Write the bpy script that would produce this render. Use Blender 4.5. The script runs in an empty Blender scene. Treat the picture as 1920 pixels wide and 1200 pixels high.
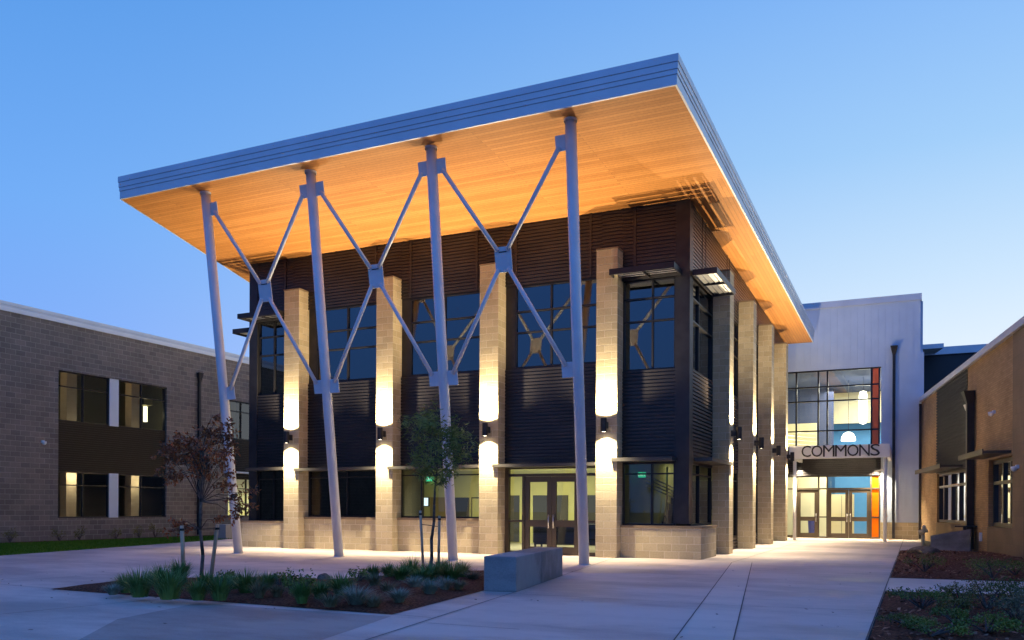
import bpy, math, random
from mathutils import Vector, Matrix, Quaternion
R=math.radians
SC=bpy.context.scene; COL=SC.collection
rnd=random.Random(7)
# ------------------------------------------------------------------ camera
TH,RO=0.4366,-0.0041
F_=Vector((-math.sin(TH),math.cos(TH),0)); X_=Vector((math.cos(TH),math.sin(TH),0)); Z_=Vector((0,0,1))
Rt=X_*math.cos(RO)-Z_*math.sin(RO); Up=X_*math.sin(RO)+Z_*math.cos(RO)
CAMP=Vector((18.98,-22.74,1.349))
cd=bpy.data.cameras.new('camera'); cam=bpy.data.objects.new('camera',cd); COL.objects.link(cam)
cam.matrix_world=Matrix(((Rt.x,Up.x,-F_.x,CAMP.x),(Rt.y,Up.y,-F_.y,CAMP.y),(Rt.z,Up.z,-F_.z,CAMP.z),(0,0,0,1)))
cd.sensor_width=36; cd.lens=1617.3/1920*36; cd.shift_y=(953.7-600)/1920; cd.clip_end=3000; cd.clip_start=.05
SC.camera=cam
# ------------------------------------------------------------------ light and exposure
SC.view_settings.view_transform='Standard'; SC.view_settings.look='None'; SC.view_settings.gamma=1
SC.view_settings.exposure=0.0
GLOW=Vector((0.62,0.78,0.0)).normalized()      # direction of the afterglow, right behind the buildings
w=bpy.data.worlds.new('World'); SC.world=w; w.use_nodes=True; nt=w.node_tree; nt.nodes.clear()
def WN(t): return nt.nodes.new(t)
out=WN('ShaderNodeOutputWorld'); tc=WN('ShaderNodeTexCoord'); nrm=WN('ShaderNodeVectorMath'); nrm.operation='NORMALIZE'
nt.links.new(tc.outputs['Generated'],nrm.inputs[0])
sep=WN('ShaderNodeSeparateXYZ'); nt.links.new(nrm.outputs[0],sep.inputs[0])
rampE=WN('ShaderNodeValToRGB'); nt.links.new(sep.outputs['Z'],rampE.inputs[0])
cr=rampE.color_ramp
def setramp(cr,stops):
    while len(cr.elements)>1: cr.elements.remove(cr.elements[-1])
    cr.elements[0].position=stops[0][0]; cr.elements[0].color=(*stops[0][1],1)
    for p,c in stops[1:]:
        e=cr.elements.new(p); e.color=(*c,1)
# anti-glow side of the twilight sky (deep) by elevation
setramp(cr,[(0.0,(.30,.45,.95)),(.1,(.26,.46,1.05)),(.3,(.18,.45,1.0)),(.5,(.105,.35,.87)),(.75,(.08,.25,.9)),(1,(.06,.20,.9))])
rampG=WN('ShaderNodeValToRGB'); nt.links.new(sep.outputs['Z'],rampG.inputs[0])
setramp(rampG.color_ramp,[(0.0,(1.0,1.05,1.1)),(.14,(.93,1.02,1.1)),(.24,(.68,.88,1.07)),(.36,(.42,.70,1.04)),(.5,(.27,.54,1.02)),(.7,(.13,.35,.93)),(1,(.06,.20,.9))])
dot=WN('ShaderNodeVectorMath'); dot.operation='DOT_PRODUCT'; nt.links.new(nrm.outputs[0],dot.inputs[0]); dot.inputs[1].default_value=GLOW
mr=WN('ShaderNodeMapRange'); mr.interpolation_type='SMOOTHSTEP'; nt.links.new(dot.outputs['Value'],mr.inputs[0])
mr.inputs[1].default_value=-.15; mr.inputs[2].default_value=.97; mr.inputs[3].default_value=0; mr.inputs[4].default_value=1
rampD=WN('ShaderNodeValToRGB'); nt.links.new(sep.outputs['Z'],rampD.inputs[0])
setramp(rampD.color_ramp,[(0.0,(.08,.20,.52)),(.15,(.085,.25,.70)),(.4,(.08,.28,.92)),(1,(.085,.26,.86))])
mr0=WN('ShaderNodeMapRange'); mr0.interpolation_type='SMOOTHSTEP'; nt.links.new(dot.outputs['Value'],mr0.inputs[0])
mr0.inputs[1].default_value=-.62; mr0.inputs[2].default_value=-.12
mix0=WN('ShaderNodeMixRGB'); nt.links.new(mr0.outputs[0],mix0.inputs[0]); nt.links.new(rampD.outputs[0],mix0.inputs[1]); nt.links.new(rampE.outputs[0],mix0.inputs[2])
mix=WN('ShaderNodeMixRGB'); nt.links.new(mr.outputs[0],mix.inputs[0]); nt.links.new(mix0.outputs[0],mix.inputs[1]); nt.links.new(rampG.outputs[0],mix.inputs[2])
bg1=WN('ShaderNodeBackground'); nt.links.new(mix.outputs[0],bg1.inputs[0]); bg1.inputs[1].default_value=.93
sky=WN('ShaderNodeTexSky'); sky.sky_type='NISHITA'; sky.sun_disc=False; sky.sun_elevation=R(-3.0)
sky.sun_rotation=math.atan2(GLOW.x,GLOW.y); sky.ozone_density=4
bg2=WN('ShaderNodeBackground'); nt.links.new(sky.outputs[0],bg2.inputs[0]); bg2.inputs[1].default_value=.05
add=WN('ShaderNodeAddShader'); nt.links.new(bg1.outputs[0],add.inputs[0]); nt.links.new(bg2.outputs[0],add.inputs[1]); nt.links.new(add.outputs[0],out.inputs[0])
sl=bpy.data.lights.new('afterglow_lamp','SUN'); sl.energy=.05; sl.angle=R(25); sl.color=(.95,.82,.95)  # weak lamp added for a lavender afterglow tinge; the sun itself is down
so=bpy.data.objects.new('afterglow_lamp',sl); COL.objects.link(so)
so.rotation_euler=(-Vector((GLOW.x+.5,GLOW.y-.25,.22))).to_track_quat('-Z','Y').to_euler()
WARM=(1.0,.80,.50)
# ------------------------------------------------------------------ materials
MATS={}
def mat(name,col,rough=.6,metal=0,spec=.5):
    m=bpy.data.materials.new(name); m.use_nodes=True; b=m.node_tree.nodes['Principled BSDF']
    b.inputs['Base Color'].default_value=(*col,1); b.inputs['Roughness'].default_value=rough; b.inputs['Metallic'].default_value=metal
    b.inputs['Specular IOR Level'].default_value=spec
    MATS[name]=m; return m
def nd(m,t,**k):
    n=m.node_tree.nodes.new(t)
    for a,b in k.items(): setattr(n,a,b)
    return n
def lk(m,a,b): m.node_tree.links.new(a,b)
def bs(m): return m.node_tree.nodes['Principled BSDF']
def noisy(m,c1,c2,scale,detail=4,coord='Object',bump=0,bscale=None,rough=None,stretch=(1,1,1),lo=.35,hi=.65,bdist=.01):
    t=nd(m,'ShaderNodeTexCoord'); mp=nd(m,'ShaderNodeMapping'); mp.inputs['Scale'].default_value=stretch
    lk(m,t.outputs[coord],mp.inputs[0])
    n=nd(m,'ShaderNodeTexNoise'); n.inputs['Scale'].default_value=scale; n.inputs['Detail'].default_value=detail; lk(m,mp.outputs[0],n.inputs[0])
    r=nd(m,'ShaderNodeValToRGB'); lk(m,n.outputs[0],r.inputs[0]); setramp(r.color_ramp,[(lo,c1),(hi,c2)])
    lk(m,r.outputs[0],bs(m).inputs['Base Color'])
    if bump:
        n2=nd(m,'ShaderNodeTexNoise'); n2.inputs['Scale'].default_value=bscale or scale*6; n2.inputs['Detail'].default_value=5; lk(m,mp.outputs[0],n2.inputs[0])
        b=nd(m,'ShaderNodeBump'); b.inputs['Strength'].default_value=bump; b.inputs['Distance'].default_value=bdist; lk(m,n2.outputs[0],b.inputs['Height']); lk(m,b.outputs[0],bs(m).inputs['Normal'])
    return r
def brick(name,c1,c2,mortar,bw,bh,ms,rough=.9,bump=.5,nscale=25,nb=.5,stain=.25,off=.5,bdist=.012,bias=0):
    m=mat(name,c1,rough,spec=.25); t=nd(m,'ShaderNodeTexCoord'); b=nd(m,'ShaderNodeTexBrick')
    lk(m,t.outputs['UV'],b.inputs['Vector'])
    b.offset=off; b.inputs['Scale'].default_value=1; b.inputs['Brick Width'].default_value=bw; b.inputs['Row Height'].default_value=bh
    b.inputs['Mortar Size'].default_value=ms; b.inputs['Mortar Smooth'].default_value=.3; b.inputs['Bias'].default_value=bias
    b.inputs['Color1'].default_value=(*c1,1); b.inputs['Color2'].default_value=(*c2,1); b.inputs['Mortar'].default_value=(*mortar,1)
    n=nd(m,'ShaderNodeTexNoise'); n.inputs['Scale'].default_value=nscale; n.inputs['Detail'].default_value=6; lk(m,t.outputs['UV'],n.inputs[0])
    n3=nd(m,'ShaderNodeTexNoise'); n3.inputs['Scale'].default_value=.9; n3.inputs['Detail'].default_value=4; lk(m,t.outputs['UV'],n3.inputs[0])
    ad=nd(m,'ShaderNodeMath',operation='MULTIPLY_ADD'); lk(m,n.outputs[0],ad.inputs[0]); ad.inputs[1].default_value=.45; 
    m3=nd(m,'ShaderNodeMath',operation='MULTIPLY_ADD'); lk(m,n3.outputs[0],m3.inputs[0]); m3.inputs[1].default_value=stain*2; m3.inputs[2].default_value=1-.225-stain
    lk(m,m3.outputs[0],ad.inputs[2])
    mx=nd(m,'ShaderNodeVectorMath',operation='MULTIPLY'); lk(m,b.outputs['Color'],mx.inputs[0]); 
    cx=nd(m,'ShaderNodeCombineXYZ'); 
    for i in range(3): lk(m,ad.outputs[0],cx.inputs[i])
    lk(m,cx.outputs[0],mx.inputs[1]); lk(m,mx.outputs[0],bs(m).inputs['Base Color'])
    hs=nd(m,'ShaderNodeMath',operation='MULTIPLY_ADD'); lk(m,n.outputs[0],hs.inputs[0]); hs.inputs[1].default_value=nb
    iv=nd(m,'ShaderNodeMath',operation='SUBTRACT'); iv.inputs[0].default_value=1; lk(m,b.outputs['Fac'],iv.inputs[1]); lk(m,iv.outputs[0],hs.inputs[2])
    bp=nd(m,'ShaderNodeBump'); bp.inputs['Strength'].default_value=bump; bp.inputs['Distance'].default_value=bdist; lk(m,hs.outputs[0],bp.inputs['Height']); lk(m,bp.outputs[0],bs(m).inputs['Normal'])
    return m
BLOCK=brick('tan_block',(.50,.425,.275),(.40,.335,.21),(.58,.52,.38),.4064,.2032,.009,bump=.8,stain=.3,bdist=.016)
BLOCKG=brick('grey_brown_block',(.235,.195,.16),(.165,.14,.118),(.34,.30,.26),.4064,.2032,.012,stain=.35,bump=.8)
BRICKR=brick('brown_brick',(.44,.29,.155),(.35,.225,.115),(.26,.19,.12),.30,.0677,.008,nscale=30,stain=.45,bump=.8)
BLOCKR=brick('smooth_block',(.25,.185,.12),(.22,.165,.105),(.19,.15,.10),.8,.4,.006,bump=.2,stain=.35)
WOOD=brick('cedar_boards',(.53,.235,.065),(.415,.17,.042),(.20,.09,.028),6.0,.115,.005,rough=.5,bump=.25,nscale=14,nb=.2,stain=.1,off=.37,bdist=.004)
DARK=mat('dark_metal',(.035,.034,.038),.42,.55); noisy(DARK,(.03,.029,.033),(.042,.04,.045),3)
SIDING=mat('corrugated_dark_metal',(.05,.042,.042),.38,.6); noisy(SIDING,(.038,.036,.040),(.053,.049,.053),1.5)
BRONZE=mat('bronze_door_metal',(.085,.065,.045),.4,.4)
FRAME=mat('window_frame_metal',(.03,.03,.034),.35,.6)
PAINT=mat('white_paint_steel',(.72,.73,.76),.35,.0); noisy(PAINT,(.55,.60,.69),(.62,.67,.76),2.2)
FASC=mat('light_metal_fascia',(.62,.64,.70),.38,.3); noisy(FASC,(.58,.60,.66),(.65,.67,.73),1.2)
CLAD=mat('pale_metal_cladding',(.5,.58,.72),.5); noisy(CLAD,(.47,.55,.69),(.52,.60,.74),1.2)
WHITE=mat('white_panel',(.8,.8,.8),.5); noisy(WHITE,(.77,.77,.77),(.82,.82,.82),1.5)
ALU=mat('aluminium',(.6,.6,.6),.3,.9); noisy(ALU,(.55,.55,.55),(.64,.64,.64),3)
AWN=mat('awning_metal',(.075,.07,.062),.45,.4)
def conc(name,c1,c2,bl=1.0):
    m=mat(name,c1,.78,spec=.35)
    t=nd(m,'ShaderNodeTexCoord')
    n1=nd(m,'ShaderNodeTexNoise'); n1.inputs['Scale'].default_value=.38; n1.inputs['Detail'].default_value=5; n1.inputs['Roughness'].default_value=.6
    mp=nd(m,'ShaderNodeMapping'); mp.inputs['Scale'].default_value=(.6,1.25,1); mp.inputs['Rotation'].default_value=(0,0,.4); lk(m,t.outputs['Object'],mp.inputs[0]); lk(m,mp.outputs[0],n1.inputs[0])
    n2=nd(m,'ShaderNodeTexNoise'); n2.inputs['Scale'].default_value=45; n2.inputs['Detail'].default_value=4; lk(m,t.outputs['Object'],n2.inputs[0])
    n4=nd(m,'ShaderNodeTexNoise'); n4.inputs['Scale'].default_value=3.2; n4.inputs['Detail'].default_value=6; n4.inputs['Roughness'].default_value=.65; lk(m,mp.outputs[0],n4.inputs[0])
    a=nd(m,'ShaderNodeMath',operation='MULTIPLY_ADD'); lk(m,n2.outputs[0],a.inputs[0]); a.inputs[1].default_value=.16; lk(m,n1.outputs[0],a.inputs[2])
    a2=nd(m,'ShaderNodeMath',operation='MULTIPLY_ADD'); lk(m,n4.outputs[0],a2.inputs[0]); a2.inputs[1].default_value=.22; lk(m,a.outputs[0],a2.inputs[2])
    r=nd(m,'ShaderNodeValToRGB'); lk(m,a2.outputs[0],r.inputs[0]); setramp(r.color_ramp,[(.50,tuple(v*.85 for v in c1)),(.60,c1),(.76,c2),(.86,tuple(v*1.08 for v in c2))]); lk(m,r.outputs[0],bs(m).inputs['Base Color'])
    rr=nd(m,'ShaderNodeMapRange'); lk(m,n1.outputs[0],rr.inputs[0]); rr.inputs[1].default_value=.35; rr.inputs[2].default_value=.65; rr.inputs[3].default_value=.52; rr.inputs[4].default_value=.8; lk(m,rr.outputs[0],bs(m).inputs['Roughness'])
    b=nd(m,'ShaderNodeBump'); b.inputs['Strength'].default_value=.25; b.inputs['Distance'].default_value=.004; lk(m,n2.outputs[0],b.inputs['Height']); lk(m,b.outputs[0],bs(m).inputs['Normal'])
    return m
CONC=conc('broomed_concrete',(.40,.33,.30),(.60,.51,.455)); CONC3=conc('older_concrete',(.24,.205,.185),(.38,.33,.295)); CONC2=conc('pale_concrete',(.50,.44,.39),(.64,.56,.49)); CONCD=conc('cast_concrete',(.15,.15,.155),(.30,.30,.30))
JOINT=mat('dark_joint',(.09,.08,.075),.9)  # one dark tone for the paving joint strips
MULCH=mat('bark_mulch',(.06,.03,.022),.95,spec=.1); noisy(MULCH,(.05,.02,.012),(.20,.085,.05),26,6,bump=1,bscale=40,bdist=.04)
CHIP=mat('bark_chips',(.09,.045,.03),.9,spec=.1); noisy(CHIP,(.08,.035,.02),(.42,.23,.15),9,2)
SOIL=mat('ground_soil',(.06,.055,.04),.95); noisy(SOIL,(.04,.038,.03),(.08,.075,.055),2,bump=.6,bscale=15)
LAWN=mat('lawn_green',(.05,.12,.012),.9,spec=.1); noisy(LAWN,(.06,.15,.012),(.12,.25,.02),7,6,bump=1,bscale=70,bdist=.05)
GRASSM=mat('grass_blade',(.05,.15,.05),.6); noisy(GRASSM,(.055,.14,.03),(.17,.29,.06),3)
BLUEG=mat('blue_fescue',(.10,.15,.15),.7); noisy(BLUEG,(.17,.22,.15),(.30,.34,.25),4)
TANG=mat('dry_grass',(.14,.12,.07),.8); noisy(TANG,(.11,.12,.05),(.24,.21,.12),5)
SHRUB=mat('shrub_leaf',(.03,.06,.02),.55); noisy(SHRUB,(.06,.11,.012),(.19,.25,.03),4)
SHRUB2=mat('olive_leaf',(.05,.06,.02),.6); noisy(SHRUB2,(.10,.10,.015),(.22,.19,.035),4)
REDL=mat('red_leaf',(.075,.02,.014),.5); noisy(REDL,(.10,.04,.012),(.48,.13,.03),2.5)
GREENL=mat('narrow_green_leaf',(.04,.07,.03),.55); noisy(GREENL,(.09,.13,.02),(.24,.27,.05),3)
BARK=mat('tree_bark',(.10,.08,.07),.9); noisy(BARK,(.06,.05,.045),(.15,.12,.10),12,bump=.6)
STAKE=mat('stake_timber',(.34,.26,.19),.8); noisy(STAKE,(.34,.24,.15),(.58,.45,.32),3,stretch=(8,8,1),bump=.3)
RUBBER=mat('black_tie',(.015,.015,.015),.6)
ROCK=mat('brown_rock',(.12,.095,.07),.9); noisy(ROCK,(.07,.055,.04),(.19,.15,.11),6,bump=.8,bdist=.03)
ORANGE=mat('orange_panel',(.75,.12,.02),.4); BLUEW=mat('blue_wall_paint',(.09,.30,.62),.7); noisy(BLUEW,(.085,.29,.60),(.10,.315,.64),2)
OLIVE=mat('olive_yellow_wall',(.50,.48,.20),.8); noisy(OLIVE,(.47,.45,.185),(.53,.51,.22),1.2)
CREAM=mat('cream_wall',(.72,.66,.45),.8); noisy(CREAM,(.69,.63,.43),(.75,.69,.47),1.2)
NAVY=mat('navy_reflection_tone',(.05,.07,.16),.7); BROWN=mat('brown_door',(.30,.22,.07),.6); DRK=mat('dark_interior',(.05,.048,.042),.8); BIN=mat('blue_plastic',(.04,.06,.45),.4); LETTER=mat('black_letters',(.012,.012,.014),.4)  # navy of the dim ceiling and pane reflections put into the colour
TERR=mat('beige_floor',(.4,.37,.3),.35); CUPB=mat('cream_cupboard',(.62,.52,.30),.6)
FRUIT=mat('orange_fruit',(.7,.22,.03),.5); LEAFY=mat('bouquet_leaf',(.10,.20,.05),.6)
def emit(name,col,s):
    m=bpy.data.materials.new(name); m.use_nodes=True; n=m.node_tree; n.nodes.clear()
    e=n.nodes.new('ShaderNodeEmission'); e.inputs[0].default_value=(*col,1); e.inputs[1].default_value=s
    o=n.nodes.new('ShaderNodeOutputMaterial'); n.links.new(e.outputs[0],o.inputs[0]); return m
LENS=emit('lamp_lens_glow',(1,.85,.6),30); PEND=emit('pendant_glow',(1,.93,.75),4.5); LMP=emit('interior_lamp_glow',(1,.9,.6),6)
GREENX=emit('exit_sign_green',(.05,.75,.35),1.2); SCREEN=emit('screen_glow',(.75,.9,1),1.6); SIGNW=emit('exit_letter_glow',(.7,1,.85),1.6)
def glass(name,tint,refl,rough=.0):
    m=bpy.data.materials.new(name); m.use_nodes=True; n=m.node_tree; n.nodes.clear()
    t=n.nodes.new('ShaderNodeBsdfTransparent'); t.inputs[0].default_value=(*tint,1)
    g=n.nodes.new('ShaderNodeBsdfGlossy'); g.inputs['Roughness'].default_value=rough; g.inputs[0].default_value=(.95,.97,1,1)
    f=n.nodes.new('ShaderNodeFresnel'); f.inputs[0].default_value=1.5
    mr=n.nodes.new('ShaderNodeMapRange'); mr.inputs[1].default_value=0; mr.inputs[2].default_value=1; mr.inputs[3].default_value=refl; mr.inputs[4].default_value=1
    n.links.new(f.outputs[0],mr.inputs[0])
    mx=n.nodes.new('ShaderNodeMixShader'); n.links.new(mr.outputs[0],mx.inputs[0]); n.links.new(t.outputs[0],mx.inputs[1]); n.links.new(g.outputs[0],mx.inputs[2])
    o=n.nodes.new('ShaderNodeOutputMaterial'); n.links.new(mx.outputs[0],o.inputs[0]); return m
GLASS=glass('clear_glass',(.82,.87,.84),.03); GLASSD=glass('dark_tinted_glass',(.40,.45,.42),.05); GLASSU=glass('upper_window_glass',(.45,.5,.52),.13); GLASSL=glass('left_window_glass',(.45,.5,.46),.17)
REDG=mat('red_orange_panel',(.95,.17,.045),.25)
GLASSO=mat('orange_glass',(.85,.25,.01),.25)
_n=GLASSO.node_tree; _t=_n.nodes.new('ShaderNodeBsdfTranslucent'); _t.inputs[0].default_value=(1,.42,.02,1); _m=_n.nodes.new('ShaderNodeMixShader'); _m.inputs[0].default_value=.72
_n.links.new(_n.nodes['Principled BSDF'].outputs[0],_m.inputs[1]); _n.links.new(_t.outputs[0],_m.inputs[2]); _n.links.new(_m.outputs[0],_n.nodes['Material Output'].inputs[0])
SIDINGR=mat('lit_side_siding',(.10,.08,.075),.4,.4); SIDINGL=mat('dark_brown_siding',(.022,.018,.014),.55,0,.25)  # right siding made paler: grazing lamp light on its ribs put into the colour
# ------------------------------------------------------------------ mesh helpers
ORG={}
def uvbox(p,n):
    ax,ay,az=abs(n.x),abs(n.y),abs(n.z)
    if az>=ax and az>=ay: return (p.x,p.y)
    return (p.x,p.z) if ay>=ax else (p.y+.2,p.z)
def uvboxT(p,n): 
    return (p.y,p.x)
class MB:
    def __init__(s,uv=uvbox): s.v=[];s.f=[];s.uv=uv;s.sm=[]
    def quad(s,*pts,smooth=False):
        b=len(s.v); s.v+= [Vector(p) for p in pts]; s.f.append(tuple(range(b,b+len(pts)))); s.sm.append(smooth); return s
    def box(s,x0,x1,y0,y1,z0,z1):
        return s.obox(Vector(((x0+x1)/2,(y0+y1)/2,(z0+z1)/2)),Vector(((x1-x0)/2,0,0)),Vector((0,(y1-y0)/2,0)),Vector((0,0,(z1-z0)/2)))
    def obox(s,c,a,b_,c_):
        c=Vector(c);a=Vector(a);b_=Vector(b_);c_=Vector(c_); k=len(s.v)
        for i in (-1,1):
            for j in (-1,1):
                for l in (-1,1): s.v.append(c+a*i+b_*j+c_*l)
        for f in ((0,1,3,2),(4,6,7,5),(0,4,5,1),(2,3,7,6),(0,2,6,4),(1,5,7,3)): s.f.append(tuple(k+q for q in f)); s.sm.append(False)
        return s
    def prism(s,pts,z0,z1):
        n=len(pts);k=len(s.v)
        zz=(lambda z,p:z(p) if callable(z) else z)
        for p in pts: s.v.append(Vector((p[0],p[1],zz(z0,p))))
        for p in pts: s.v.append(Vector((p[0],p[1],zz(z1,p))))
        s.f.append(tuple(k+i for i in reversed(range(n)))); s.f.append(tuple(k+n+i for i in range(n))); s.sm+=[False,False]
        for i in range(n): j=(i+1)%n; s.f.append((k+i,k+j,k+n+j,k+n+i)); s.sm.append(False)
        return s
    def tube(s,p0,p1,r0,r1=None,seg=12,caps=True):
        p0=Vector(p0);p1=Vector(p1); r1=r0 if r1 is None else r1; d=(p1-p0).normalized()
        a=d.orthogonal().normalized(); b=d.cross(a); k=len(s.v)
        for p,r in ((p0,r0),(p1,r1)):
            for i in range(seg):
                t=2*math.pi*i/seg; s.v.append(p+(a*math.cos(t)+b*math.sin(t))*r)
        for i in range(seg): j=(i+1)%seg; s.f.append((k+i,k+j,k+seg+j,k+seg+i)); s.sm.append(seg>6)
        if caps: s.f.append(tuple(k+i for i in reversed(range(seg)))); s.f.append(tuple(k+seg+i for i in range(seg))); s.sm+=[False,False]
        return s
    def path(s,pts,rs,seg=8):
        for i in range(len(pts)-1): s.tube(pts[i],pts[i+1],rs[i],rs[i+1],seg)
        return s
    def lathe(s,c,prof,seg=20):
        c=Vector(c);k=len(s.v)
        for r,z in prof:
            for i in range(seg): t=2*math.pi*i/seg; s.v.append(c+Vector((r*math.cos(t),r*math.sin(t),z)))
        for q in range(len(prof)-1):
            for i in range(seg):
                j=(i+1)%seg; s.f.append((k+q*seg+i,k+q*seg+j,k+(q+1)*seg+j,k+(q+1)*seg+i)); s.sm.append(True)
        return s
    def build(s,name,m,parent=None,local=False,bevel=0):
        o0=Vector((0,0,0)) if (parent is None or local) else ORG.get(parent,Vector((0,0,0)))
        me=bpy.data.meshes.new(name)
        me.from_pydata([tuple(v-o0) for v in s.v],[],s.f); me.update()
        uvl=me.uv_layers.new(name='UVMap')
        for p in me.polygons:
            n=p.normal
            for li in p.loop_indices:
                co=me.vertices[me.loops[li].vertex_index].co+o0
                uvl.data[li].uv=s.uv(co,n)
        me.polygons.foreach_set('use_smooth',s.sm)
        me.materials.append(m)
        o=bpy.data.objects.new(name,me); COL.objects.link(o)
        if parent is not None: o.parent=parent; ORG[o]=o0
        if bevel:
            b=o.modifiers.new('bevel','BEVEL'); b.width=bevel; b.segments=2; b.limit_method='ANGLE'
        return o
def _each(s,name,m,parent=None,**k):
    for i in range(len(s.v)//8):
        q=MB(s.uv); q.v=s.v[i*8:i*8+8]; q.f=[tuple(a-i*8 for a in f) for f in s.f[i*6:i*6+6]]; q.sm=s.sm[i*6:i*6+6]; q.build(name,m,parent,**k)
MB.build_each=_each
def tag(o,label=None,cat=None,group=None,kind=None):
    if label: o['label']=label
    if cat: o['category']=cat
    if group: o['group']=group
    if kind: o['kind']=kind
    return o
def thing(name,loc,label,cat,group=None,rz=0):
    o=bpy.data.objects.new(name,None); COL.objects.link(o); o.location=loc; o.rotation_euler=(0,0,rz); o.empty_display_size=.2
    ORG[o]=Vector(loc); return tag(o,label,cat,group)
def light(kind,name,loc,parent,power,color,**k):
    l=bpy.data.lights.new(name,kind); l.energy=power; l.color=color
    for a,b in k.items():
        if a!='dir': setattr(l,a,b)
    o=bpy.data.objects.new(name,l); COL.objects.link(o)
    if parent is not None: o.parent=parent; loc=Vector(loc)-ORG.get(parent,Vector())
    o.location=loc
    if 'dir' in k: o.rotation_euler=Vector(k['dir']).to_track_quat('-Z','Y').to_euler()
    return o
def struct(o): o['kind']='structure'; return o
def corr(mb,p0,p1,nrm_,z0,z1,pitch=.1,depth=.03):
    """horizontally ribbed sheet between ground points p0 and p1"""
    p0=Vector((*p0,0));p1=Vector((*p1,0));n=Vector((*nrm_,0)); z=z0
    while z<z1-1e-4:
        za=min(z+pitch*.62,z1); zb=min(z+pitch*.72,z1); zc=min(z+pitch,z1)
        A=lambda p,zz,d: p+n*d+Vector((0,0,zz))
        mb.quad(A(p0,z,depth),A(p1,z,depth),A(p1,za,depth),A(p0,za,depth))
        mb.quad(A(p0,za,depth),A(p1,za,depth),A(p1,zb,0),A(p0,zb,0))
        mb.quad(A(p0,zb,0),A(p1,zb,0),A(p1,zc,0),A(p0,zc,0))
        if zc<z1-1e-4: mb.quad(A(p0,zc,0),A(p1,zc,0),A(p1,zc,depth),A(p0,zc,depth))
        z+=pitch
    return mb
# ------------------------------------------------------------------ window in a wall: axis 'x' (plane y=c) or 'y' (plane x=c)
def window(parent,ax,a0,a1,z0,z1,c,inn,vs,hs,gl,fr=FRAME,name='window',fw=.05,dep=.10,label=None):
    """vs: mullion positions, hs: transom heights; inn=+1/-1 inward direction; frame starts at c, pane behind"""
    mb=MB()
    def B(p,q,za,zb,d0,d1):
        lo,hi=sorted((c+inn*d0,c+inn*d1))
        if ax=='x': mb.box(p,q,lo,hi,za,zb)
        else: mb.box(lo,hi,p,q,za,zb)
    B(a0,a0+fw,z0,z1,0,dep); B(a1-fw,a1,z0,z1,0,dep); B(a0+fw,a1-fw,z0,z0+fw,0,dep); B(a0+fw,a1-fw,z1-fw,z1,0,dep)
    for v in vs: B(v-fw/2,v+fw/2,z0+fw,z1-fw,.004,dep-.004)
    for h in hs: B(a0+fw,a1-fw,h-fw/2.4,h+fw/2.4,-.012,dep-.012)
    f=mb.build(name,fr,parent,local=(parent.get('loc',0)==1))
    if label: f['label']=label
    g=MB(); d=c+inn*(dep*.55)
    if ax=='x': g.quad((a0+fw,d,z0+fw),(a1-fw,d,z0+fw),(a1-fw,d,z1-fw),(a0+fw,d,z1-fw))
    else: g.quad((d,a0+fw,z0+fw),(d,a1-fw,z0+fw),(d,a1-fw,z1-fw),(d,a0+fw,z1-fw))
    g.build('pane',gl,f,local=(parent.get('loc',0)==1))
    return f
def wall_lamp(name,label,p,nrm_,up=1,down=1,pu=1.0,pd=1.0,group='cylinder wall lamps on the piers'):
    """p: point on the wall; cylinder hangs .14 in front"""
    p=Vector(p); n=Vector((*nrm_,0)).normalized(); c=p+n*.23
    t=thing(name,(p.x,p.y,p.z),label,'wall lamp',group)
    h=.19; r=.085
    MB().lathe(c,[(r,-h),(r,h)],20).lathe(c,[(r*.82,-h+.001),(r*.82,h-.001)],20).build('lamp_body',DARK,t)
    MB().obox(p+n*.075,n*.075,n.cross(Z_)*.06,Z_*.09).build('wall_bracket',DARK,t)
    lens=MB()
    for s_,on in ((1,up),(-1,down)):
        if on: 
            k=len(lens.v); lens.lathe(c+Z_*s_*(h-.008),[(.0,0),(.062,0)],16)
    lens.build('lamp_lens',LENS,t)
    if up: light('SPOT','up_light',c+Z_*(h+.004),t,UPW*pu,WARM,dir=(0,0,1),spot_size=R(150),spot_blend=1.0,shadow_soft_size=.02)
    if down: light('SPOT','down_light',c-Z_*(h+.004),t,DNW*pd,(1,.82,.54),dir=(0,0,-1),spot_size=R(122),spot_blend=1.0,shadow_soft_size=.025)
    return t
UPW,DNW=1850,1500
# ================================================================== GROUND
struct(MB().quad((-300,-300,-.02),(300,-300,-.02),(300,400,-.02),(-300,400,-.02)).build('ground',SOIL))
plaza=[(-9.5,-50),(18.54,-50),(18.54,9.4),(19.3,10.2),(19.3,21.0),(-12,21.0),(-10.2,14.5)]
struct(MB().quad((1.5,-24.9,0),(18.54,-24.9,0),(18.54,21,0),(-12,21,0),(-7.68,6.02,0)).build('pavement',CONC))
struct(MB().quad((-14,-60,-.004),(18.54,-60,-.004),(18.54,-24.9,-.004),(-14,-24.9,-.004)).build('pavement',CONC))
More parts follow.
